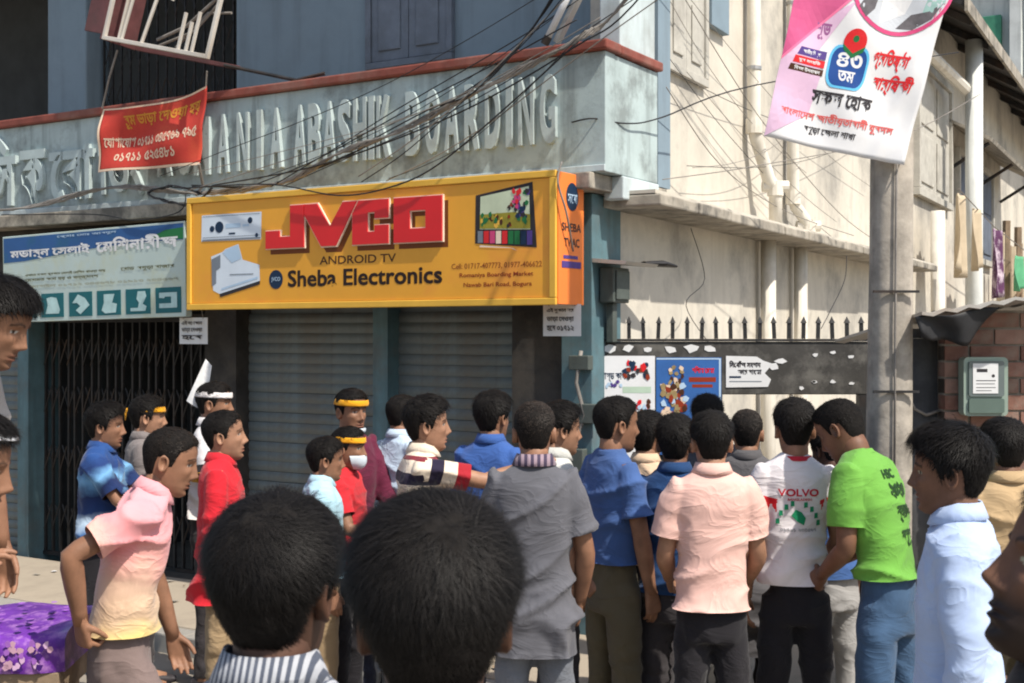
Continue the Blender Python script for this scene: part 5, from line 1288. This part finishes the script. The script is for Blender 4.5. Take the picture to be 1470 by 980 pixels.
    # height along the spine, side position, distance down the sleeve
    PO = np.array([tuple(q) for q in pos]); UP = np.array([tuple(q @ Vector((0,0,1))) for q in rots]); RX = np.array([tuple(q @ Vector((1,0,0))) for q in rots]); RY = np.array([tuple(q @ Vector((0,1,0))) for q in rots])
    D = ((SV[:,None,:]-PO[None])*UP[None]).sum(2); kx = np.abs(D).argmin(1)
    hh = hs_[kx]+D[np.arange(len(SV)),kx]; rel = SV-PO[kx]; lx = (rel*RX[kx]).sum(1); ly = (rel*RY[kx]).sum(1)
    tw = np.interp(hh, [r_[0] for r_ in TORSO], [r_[1] for r_ in TORSO])*loose; td_ = np.interp(hh, [r_[0] for r_ in TORSO], [r_[2] for r_ in TORSO])*loose
    Ev = (np.abs(lx)/tw)**2.4+(np.abs(ly)/td_)**2.4; slv = np.zeros(len(SV))
    for sgn, (J, E, W, u, f, pose, pn) in arms.items():
        t = (SV-np.array(J)) @ np.array(u); d = np.linalg.norm(SV-np.array(J)-np.clip(t,0,.285)[:,None]*np.array(u), axis=1)
        t2 = (SV-np.array(E)) @ np.array(f); d2 = np.linalg.norm(SV-np.array(E)-np.clip(t2,0,.245)[:,None]*np.array(f), axis=1)
        al = np.where(d2 < d, .285+t2, t); dm = np.minimum(d, d2)
        slv = np.where((Ev > 1.18) & (dm < np.where(al > .2, .068, .10)) & (lx*sgn > 0) & (al > .0) & (al < (.262 if sleeve == 'short' else 9.)), np.maximum(al, .001), slv)
    hc_ = np.where(slv > 0, 1.40-slv*.9, hh)
    garm = np.stack([hc_, lx, slv], 1)
    # folds
    q = np.stack([lx, ly, hh], 1); loc_h = hh
    wz = np.clip((1.15-hh)/.3, 0, 1)*.9 + .45*np.exp(-((hh-1.33)/.07)**2)*np.clip(np.abs(lx)/.15,0,1) + .40
    wz = np.where(slv > 0, .55, wz)
    warp = vnoise(q*4+seed, seed)*.8
    r1 = (1-np.abs(vnoise(np.stack([lx*2.4+warp*.5, ly*2.6, hh*8.5+lx*6*np.sin(seed*1.3)+9*lx*lx+warp*.9], 1)+seed*3.1, seed+5)))**3.2
    r2 = (1-np.abs(vnoise(np.stack([lx*5+warp, ly*5, hh*15-lx*11*np.cos(seed*.7)+warp*1.5], 1)+seed, seed+9)))**3
    vert = vnoise(np.stack([lx*9+warp, ly*9, hh*1.6], 1)+seed, seed+12)*np.clip((1.22-hh)/.35, 0, 1)
    SV = SV + SN*np.maximum(.003+(.036*(r1-.28)+.011*(r2-.28))*wz+.008*vert, -.006)[:,None]
    # cut the hem and the sleeve ends to clean open edges
    low_ = (slv == 0) & (hh < hem); cut = low_.copy()
    SV = np.where(low_[:,None], SV-UP[kx]*(hh-hem)[:,None], SV)
    if sleeve == 'short':
        for sgn, (J, E, W, u, f, pose, pn) in arms.items():
            t = (SV-np.array(J)) @ np.array(u); d = np.linalg.norm(SV-np.array(J)-t[:,None]*np.array(u), axis=1)
            bey = (slv > .15) & (t > .20) & (d < .09) & (lx*sgn > 0)
            SV = np.where(bey[:,None], SV-np.array(u)*(t-.20)[:,None], SV); cut |= bey
    SF = [q_ for q_ in SF if not all(cut[i_] for i_ in q_)]
    so = mesh_obj('shirt', SV*s, SF, shirt, root, True, {'garm': ('FLOAT_VECTOR', garm)})
    bvh = BVHTree.FromPolygons([Vector(v) for v in SV.tolist()], SF) if prints else None
    for polys, pm, side_ in prints:
        tris = []
        for o_, hl in polys:
            lp = [o_]+hl; tr = tessellate_polygon([[Vector((a_[0],a_[1],0)) for a_ in l_] for l_ in lp]); fl = [a_ for l_ in lp for a_ in l_]
            tris += [[fl[i] for i in t] for t in tr]
        fin = []
        while tris:
            t_ = tris.pop(); e = [math.hypot(t_[i][0]-t_[(i+1)%3][0], t_[i][1]-t_[(i+1)%3][1]) for i in range(3)]; kk = e.index(max(e))
            if e[kk] > .03:
                a_, b_, c_ = t_[kk], t_[(kk+1)%3], t_[(kk+2)%3]; m_ = ((a_[0]+b_[0])/2,(a_[1]+b_[1])/2); tris += [[a_,m_,c_],[m_,b_,c_]]
            else: fin.append(t_)
        pv = []; pf = []
        for t_ in fin:
            if ((t_[1][0]-t_[0][0])*(t_[2][1]-t_[0][1])-(t_[1][1]-t_[0][1])*(t_[2][0]-t_[0][0])) < 0: t_ = [t_[0],t_[2],t_[1]]
            ok = []
            for x, h in t_:
                dirv = R_at(h) @ Vector((0,side_,0)); o0 = sp(h) + R_at(h) @ Vector((x,0,0)) - dirv*.4
                hit = bvh.ray_cast(o0, dirv, .6)
                if hit[0] is None: break
                ok.append(tuple((hit[0]-dirv*.0035)*s))
            if len(ok) == 3: n_ = len(pv); pv += ok; pf.append((n_,n_+1,n_+2))
        if pv: mesh_obj('print', pv, pf, pm, so, False)
    # --- collar
    if collar:
        cm = collar_m or shirt; cb = MB(); nc = 26; vs = []; Rm = R_at(1.46); o_ = sp(1.468, (0,-.006,0))
        if collar == 'polo': rr = [(.071,.0,.066),(.068,.022,.062),(.064,.040,.059),(.068,.043,.063),(.078,.020,.073),(.088,-.002,.082),(.084,-.004,.078),(.074,.014,.069),(.071,.0,.066)]
        else: rr = [(.074,-.008,.069),(.069,.008,.064),(.066,.012,.061),(.064,.008,.060),(.069,-.008,.066),(.074,-.008,.069)]
        nq = len(rr)
        for j in range(nc):
            a = 2*math.pi*j/nc; c, s_ = math.cos(a), math.sin(a)
            for rx, z, ry in rr: vs.append(o_ + Rm @ Vector((rx*c, ry*s_, z-.018*max(0,s_)*1.3)))
        cb.add(vs, [(j*nq+i, j*nq+i+1, ((j+1) % nc)*nq+i+1, ((j+1) % nc)*nq+i)[::-1] for j in range(nc) for i in range(nq-1)])
        g3 = np.zeros((len(vs),3)); g3[:,0] = 1.46; g3[:,1] = [v_[0] for v_ in cb.v]
        mesh_obj('collar', np.array(cb.v)*s, cb.f, cm, so, True, {'garm': ('FLOAT_VECTOR', g3)})
    # --- trousers
    tm = MB(); vs = []; nr = 24; rows = [(1.10,.112,.084),(1.0,.119,.091),(.94,.126,.098),(.88,.132,.104),(.82,.138,.108),(.775,.136,.106)]
    for h, hw, hd in rows:
        for x, y in superring(hw*min(girth,1.05), hd*min(girth,1.05), nr): vs.append(sp(h) + R_at(h) @ Vector((x, y-.006, 0)))
    k = len(rows)
    tm.add(vs, [(i*nr+j, (i+1)*nr+j, (i+1)*nr+(j+1) % nr, i*nr+(j+1) % nr) for i in range(k-1) for j in range(nr)]+[tuple(range(nr)), tuple((k-1)*nr+j for j in range(nr))[::-1]])
    for sgn, (hip, kn, an, td2, sd2) in legs.items():
        a0 = hip+off; b0 = kn+off; c0 = an+off
        tm.tube([a0+Vector((0,0,.02)), a0.lerp(b0,.3), a0.lerp(b0,.8), b0+(sd2-td2)*.01, b0.lerp(c0,.3), b0.lerp(c0,.75), c0+sd2*.035], [.070,.076,.066,.063,.062,.056,.054], 18)
    TV, TN, TF = remesh(tm, .0155, 4, .5)
    hz = TV[:,2]; wrp = vnoise(TV*6+seed, seed+2)
    r1 = (1-np.abs(vnoise(np.stack([TV[:,0]*8+wrp, TV[:,1]*8, hz*11+TV[:,0]*9+wrp*2], 1)+seed, seed+3)))**2*2-.8
    amp = .006+.005*np.exp(-((hz-.48-dz)/.10)**2)+.005*np.exp(-((hz-.16)/.10)**2)
    TV = TV + TN*(r1*amp)[:,None]
    mesh_obj('trousers', TV*s, TF, trousers, root)
    for sgn, (hip, kn, an, td2, sd2) in legs.items():
        a0 = an+off; sh = MB(); n_ = 14; vs = []
        for y, hw, ht_ in ((-.075,.022,.05),(-.06,.034,.075),(-.01,.038,.085),(.05,.042,.065),(.11,.046,.05),(.16,.042,.04),(.19,.022,.028)):
            for j in range(n_):
                a = 2*math.pi*j/n_; vs.append(a0+Vector((hw*math.cos(a), y, -.083+ (ht_ if math.sin(a) > 0 else .004)*abs(math.sin(a))**.6*(1 if math.sin(a) > 0 else -.2))))
        sh.add(vs, [(i*n_+j, (i+1)*n_+j, (i+1)*n_+(j+1) % n_, i*n_+(j+1) % n_)[::-1] for i in range(6) for j in range(n_)]+[tuple(range(n_)), tuple(6*n_+j for j in range(n_))[::-1]])
        mesh_obj('shoe', np.array([tuple(v) for v in sh.v])*s, sh.f, shoes or M_INK, root)
    return root
# ------------------------------------------------------------ the crowd
def C8(*c): return srgb(*c)
F_YEL = fabric('yellow_headband_cloth', C8(226,158,30), bump=.3); F_WHT = fabric('white_cloth', C8(214,208,206), bump=.5)
F_BLKT = fabric('black_trousers', C8(34,32,36), bump=.5); F_CHAR = fabric('charcoal_trousers', C8(58,54,56), bump=.5); F_OLIVE = fabric('olive_trousers', C8(92,84,66), bump=.5)
F_KHAKI = fabric('khaki_trousers', C8(150,128,98), bump=.5); F_BROWNT = fabric('grey_brown_trousers', C8(120,104,100), bump=.5); F_JEAN = fabric('blue_jeans', C8(66,92,122), bump=.5, var=.3)
F_PJEAN = fabric('pale_jeans', C8(140,150,162), bump=.5, var=.3); F_LGREY = fabric('light_grey_trousers', C8(150,148,146), bump=.5); F_NAVT = fabric('navy_trousers', C8(36,40,56), bump=.5)
SHORT = dict(top=.015, side=.006, len=.026, lift=.3, mess=.3); MED = dict(top=.022, side=.009, len=.038, lift=.3, mess=.32, fringe=-.004); FULL = dict(top=.028, side=.012, len=.050, lift=.34, mess=.36, comb=(.3,.35,.0), fringe=-.01)
CROP = dict(top=.010, side=.0045, len=.012, lift=.7, mess=.4); THIN = dict(top=.006, side=.006, len=.016, lift=.3, mess=.3, fringe=.022)
# left edge
st_ = thing('stool', 'low wooden stool under the man at the far left edge', 'stool', (-1.55,3.65,0))
MB().box(-1.86,-1.24,3.42,3.88,.40,.45).build('seat', M_WOOD, st_, bevel=.006)
for x in (-1.82,-1.33):
    for y in (3.45,3.80): MB().box(x,x+.05,y,y+.05,0,.398).build('leg', M_WOOD, st_, bevel=.004)
person('man at the far left edge standing above the others and looking down', -1.545, 3.8, 2.165, 96, 1, fabric('dull_white_shirt', C8(170,164,158)), F_CHAR, hp=-10, stand=.45, hair=FULL, strands=2500, beard=.5, lean=30)
F_TRIC = fabric('red_white_navy_shirt', (.7,.7,.7), ('bands', .7, 1.45, [(0.,C8(30,34,60)),(.42,C8(190,60,66)),(.52,C8(30,34,60)),(.62,C8(176,48,56)),(.76,C8(226,206,206))]))
person('man in white cap at the left edge with one forearm held out', -1.315, 3.06, 1.82, 84, 1, F_TRIC, F_NAVT, hair=MED, strands=2000, cap=fabric('white_cap_cloth', C8(226,226,230), bump=.2),
       armR=((.12,-.3,-1),(-.1,.62,.75),'relax',(0,0,-1)), sleeve='short', beard=.4, lean=10)
# around the folding gate
F_TIE = fabric('blue_tie_dye', C8(40,70,120), ('soft', .8, 1.5, [(0,C8(24,36,70)),(.3,C8(60,100,150)),(.38,C8(190,210,226)),(.46,C8(34,60,110)),(.62,C8(26,42,84)),(.72,C8(110,160,200)),(.8,C8(30,54,104)),(1,C8(40,80,140))]))
person('man in blue tie-dye shirt by the folding gate with forearm raised', -2.142, 6.7, 1.64, 84, 1, F_TIE, F_BLKT, hair=FULL, armR=((.2,.55,-.8),(-.1,.8,.75),'fist',None), armL=((-.2,.6,-.75),(.1,.8,.7),'relax',None), girth=1.08)
person('boy in yellow headband by the folding gate beside the tie-dye shirt', -2.064, 7.2, 1.655, 72, 0, fabric('grey_check', C8(120,112,110)), F_CHAR, hair=MED, band=F_YEL, beard=0.)
F_WST = fabric('white_black_yellow_shirt', (.7,.7,.7), ('bands', .8, 1.5, [(0,C8(214,208,204)),(.50,C8(206,150,50)),(.60,C8(40,36,40)),(.66,C8(210,206,206))]))
pe = person('man in white headband holding up a white paper flag', -1.709, 7.3, 1.735, 88, 1, F_WST, F_CHAR, hair=SHORT, band=F_WHT, armL=((-.4,.0,-.5),(.1,-.25,1),'fist',(0,1,0)), armR=((.2,.1,-1),(-.1,.5,-.8),'relax',None))
pf = thing('paper_flag', 'small white paper flag on a stick above the white headband', 'flag', (-1.85,7.3,1.55))
sf = cloth([(-1.865,7.28,1.62),(-1.765,7.30,1.55),(-1.72,7.28,1.82),(-1.76,7.3,1.86)], 1, 1, lambda u, v: .012*math.sin(5*u+3*v))
sheet(sf, 8, 8, .002).build('paper', M_PAPER, pf); MB().tube([(-1.77,7.31,1.45),(-1.765,7.31,1.65),(-1.75,7.31,1.84)], .006, 6).build('stick', M_WOOD, pf)
person('man in long-sleeved bright red shirt facing right before the left shutter', -1.359, 6.0, 1.645, 82, 0, fabric('bright_red_shirt', C8(196,34,46)), F_KHAKI, hair=SHORT, sleeve='full', hem=.78, hp=-6)
F_PINKC = fabric('pink_to_yellow_shirt', (.7,.6,.5), ('soft', .72, 1.46, [(.05,C8(222,188,92)),(.28,C8(222,196,128)),(.40,C8(206,176,146)),(.58,C8(222,186,162)),(.75,C8(226,150,152)),(.95,C8(226,156,162))]))
person('man in pink and cream polo leaning with one hand on the purple cart', -1.225, 4.55, 1.675, 74, 1, F_PINKC, F_BROWNT, hair=CROP, hairm=M_HAIR2, lean=19, hp=-6, hyaw=8, hem=.96, girth=1.0,
       armR=((.25,-.85,-.42),(-.25,.12,-.95),'grip',(-.5,.6,-.2)), armL=((-.25,.1,-1),(-.05,.3,-1),'relax',None), legR=((.12,.55,-.83),(.02,-.35,-1)), legL=((-.06,-.12,-1),(-.03,-.15,-1)), beard=.2)
# before the shutters
person('man in maroon long-sleeved shirt and yellow headband with a mask under his chin', -.87, 6.9, 1.712, 138, 1, fabric('maroon_shirt', C8(94,30,54)), F_NAVT, hair=SHORT, band=F_YEL, mask=(-.125,-.085), sleeve='full', armL=((-.2,.25,-1),(.1,.7,-.7),'relax',None), collar='crew')
person('boy in pale cyan shirt facing right between the near heads', -.908, 6.2, 1.50, 72, 1, fabric('pale_cyan_shirt', C8(170,206,220)), F_KHAKI, hair=MED, beard=0., hem=.94)
person('boy in red shirt with yellow headband and white mask behind the cyan shirt', -.835, 6.5, 1.535, 105, 1, fabric('red_tee', C8(190,40,48)), F_BLKT, hair=SHORT, band=F_YEL, mask=(-.115,-.035), beard=0., armR=((.2,.4,-.9),(-.2,1,-.15),'relax',(0,0,-1)), collar='crew')
person('balding man in pale blue shirt against the right shutter', -.611, 7.1, 1.677, 48, 1, fabric('pale_blue_white_shirt', C8(186,204,222)), F_LGREY, hair=THIN)
F_STR = fabric('cream_navy_maroon_stripes', (.7,.6,.5), ('bands', .74, 1.5, [(0,C8(104,26,40)),(.58,C8(160,34,44)),(.70,C8(220,204,184)),(.775,C8(36,30,52)),(.84,C8(220,204,184)),(.91,C8(120,40,50)),(.93,C8(220,204,184))]))
person('man in cream, navy and maroon striped polo stretching an arm forward', -.385, 5.8, 1.715, 80, 0, F_STR, F_CHAR, hair=dict(FULL, comb=(-.3,.3,.1)), armR=((-.02,1,-.22),(-.2,1,.28),'relax',(0,0,-1)), armL=((-.2,.3,-1),(0,.5,-.9),'relax',None), girth=1.06, belly=.02, beard=.1, hp=-3)
person('man in royal blue polo seen from behind before the right shutter', -.095, 6.4, 1.709, 25, 1, fabric('royal_blue_polo', C8(58,92,156)), F_NAVT, hair=FULL, hyaw=10)
F_GREYS = fabric('washed_grey_shirt', C8(98,98,104), var=.25); F_STRC = fabric('striped_collar', C8(150,130,140), ('pin', C8(70,60,80), 40., .5))
person('man in washed grey polo with striped collar seen from behind', .088, 5.0, 1.745, 2, 1, F_GREYS, fabric('grey_jeans', C8(112,116,124), bump=.5, var=.3), hair=CROP, hairm=M_HAIR2, collar_m=F_STRC, hem=.74, girth=1.0, armR=((.22,.05,-1),(-.1,.5,-.9),'relax',None), armL=((-.2,.25,-1),(.3,.7,-.6),'relax',None), strands=1600)
person('man facing right with only his head showing behind the grey polo', .225, 5.9, 1.683, 70, 0, fabric('off_white_shirt', C8(196,196,190)), F_CHAR, hair=FULL)
# before the fence
person('man in faded blue t-shirt and olive trousers facing right before the white poster', .461, 5.6, 1.733, 58, 1, fabric('faded_blue_tee', C8(68,96,148), var=.2), F_OLIVE, hair=SHORT, collar='crew', hem=.99, girth=.90, armL=((-.3,-.1,-1),(.55,-.15,-.8),'relax',(0,1,0)), armR=((.15,.12,-1),(.02,.2,-1),'relax',None), hyaw=8)
person('man in cream top half hidden behind the faded blue t-shirt', .663, 6.2, 1.62, 35, 1, fabric('cream_shirt', C8(206,178,150)), F_CHAR, hair=FULL)
person('man in dark denim shirt seen from behind left of the peach shirt', .721, 5.6, 1.641, 14, 2, fabric('dark_denim_shirt', C8(34,66,110), var=.25), F_CHAR, hair=FULL, sleeve='rolled', collar='polo', hem=.91, armL=((-.2,.2,-1),(.4,.8,-.4),'relax',None))
person('dark-haired man farthest back under the blue poster', 1.075, 7.0, 1.662, 8, 2, fabric('slate_shirt', C8(70,72,80)), F_BLKT, hair=FULL)
person('man in peach short-sleeved shirt seen from behind', .808, 5.15, 1.689, 1, 0, fabric('peach_shirt', C8(222,180,168)), F_BLKT, hair=MED, armR=((.20,.1,-1),(-.05,.75,-.55),'relax',None), armL=((-.20,.08,-1),(.15,.8,-.5),'relax',None), hem=.91, girth=.97)
person('man in long dark grey tunic behind the peach shirt', 1.127, 6.1, 1.649, 12, 1, fabric('dark_grey_tunic', C8(84,82,84)), F_BLKT, hair=CROP, hairm=M_HAIR2, hem=.50, sleeve='full')
F_WRED = fabric('white_red_sleeve_tee', C8(226,220,222), ('sleeve', C8(206,30,40), .085)); M_PRED = fabric('red_shirt_print', C8(190,44,60)); M_PGRN = fabric('green_shirt_print', C8(30,140,96)); M_PGRY = fabric('grey_shirt_print', C8(150,150,156))
leaf = [([(-.03,1.235),(-.005,1.21),(.022,1.195),(.03,1.225),(.012,1.25),(-.012,1.26)],[])]
bits = [([(x-.008,z-.012),(x+.008,z-.010),(x+.007,z+.012),(x-.007,z+.011)],[]) for x, z in ((-.085,1.21),(-.072,1.245),(-.05,1.27),(-.025,1.285),(.03,1.28),(.055,1.262),(.073,1.235),(.083,1.205))]
person('man in white t-shirt with red sleeves and printed back', 1.20, 5.4, 1.728, 4, 1, F_WRED, F_BLKT, hair=MED, collar='crew', collar_m=M_PRED, hem=.94, girth=.86,
       prints=((lettering('VOLVO', -.085,1.315,.17,.032,.04), M_PRED, 1), (lettering('BANGLADESH', -.045,1.297,.10,.011,.03,2), M_PRED, 1), (leaf, M_PGRN, 1), (bits, M_PGRN, 1), (lettering('০১৭১১-২৩৪৫৬৭', -.075,1.168,.15,.014,.03,2)+lettering('বগুড়া', .07,1.0,.03,.02,.03,2), M_PGRY, 1)),
       armL=((-.22,.02,-1),(-.05,.15,-1),'relax',(1,0,0)), armR=((.2,.1,-1),(-.1,.7,-.6),'relax',None))
person('dark-skinned man with hand at his face between white and green shirts', 1.49, 6.0, 1.572, -25, 3, fabric('dull_blue_shirt', C8(60,90,140)), F_LGREY, hair=MED, hp=12, armL=((-.2,.5,-.8),(.3,.3,1),'relax',(1,0,0)))
M_PDG = fabric('dark_green_print', C8(24,60,20))
person('man in bright green t-shirt with dark printed back leaning to the left', 1.346, 5.2, 1.735, -46, 2, fabric('bright_green_tee', C8(104,160,66)), F_JEAN, hair=CROP, lean=21, hp=8, hyaw=-2, collar='crew', hem=.99, girth=.90,
       prints=((lettering('HSC', -.045,1.345,.085,.04,.05), M_PDG, 1), (lettering('২০২০', -.035,1.265,.125,.065,.06)+lettering('ব্যাচ', -.02,1.18,.105,.065,.06)+lettering('বগুড়া', -.01,1.10,.09,.06,.06), M_PDG, 1)),
       armL=((-.12,-.05,-1),(.45,.65,-.5),'relax',None), armR=((.15,.1,-1),(-.35,.75,-.5),'relax',None), strands=1200)
# right side
person('man in pale blue long-sleeved shirt facing left in front of the brick shed', 1.22, 3.55, 1.747, -70, 2, fabric('pale_blue_shirt', C8(176,194,226)), F_NAVT, hair=FULL, sleeve='full', armL=((-.2,-.05,-1),(-.05,.15,-1),'relax',None), strands=2600, hem=.80, hyaw=4, girth=1.02)
person('man in tan shirt seen from behind below the electric meter', 1.933, 5.0, 1.671, -8, 2, fabric('tan_shirt', C8(176,150,114)), F_OLIVE, hair=MED, strands=1500, girth=1.05)
person('bearded man close up in profile at the right edge', .752, 1.7, 1.80, -86, 2, fabric('dark_shirt', C8(40,40,46)), F_BLKT, near=True, hp=-20, hair=SHORT, strands=9000, beard=1.1)
# near heads
F_PIN = fabric('grey_white_striped_shirt', C8(176,178,184), ('pin', C8(80,86,100), 95., .5))
person('dark-haired man close up from behind in grey and white striped shirt', -.340, 1.85, 1.762, 14, 3, F_PIN, F_CHAR, near=True, hair=dict(top=.024, side=.015, len=.050, lift=.14, mess=.20, comb=(.2,.1,0)), strands=14000)
person('dark-haired man closest to the camera seen from behind', -.091, 1.50, 1.804, -3, 3, fabric('black_shirt', C8(30,30,36)), F_CHAR, near=True, hair=dict(top=.026, side=.017, len=.055, lift=.15, mess=.22, comb=(-.2,.1,0)), strands=15000)
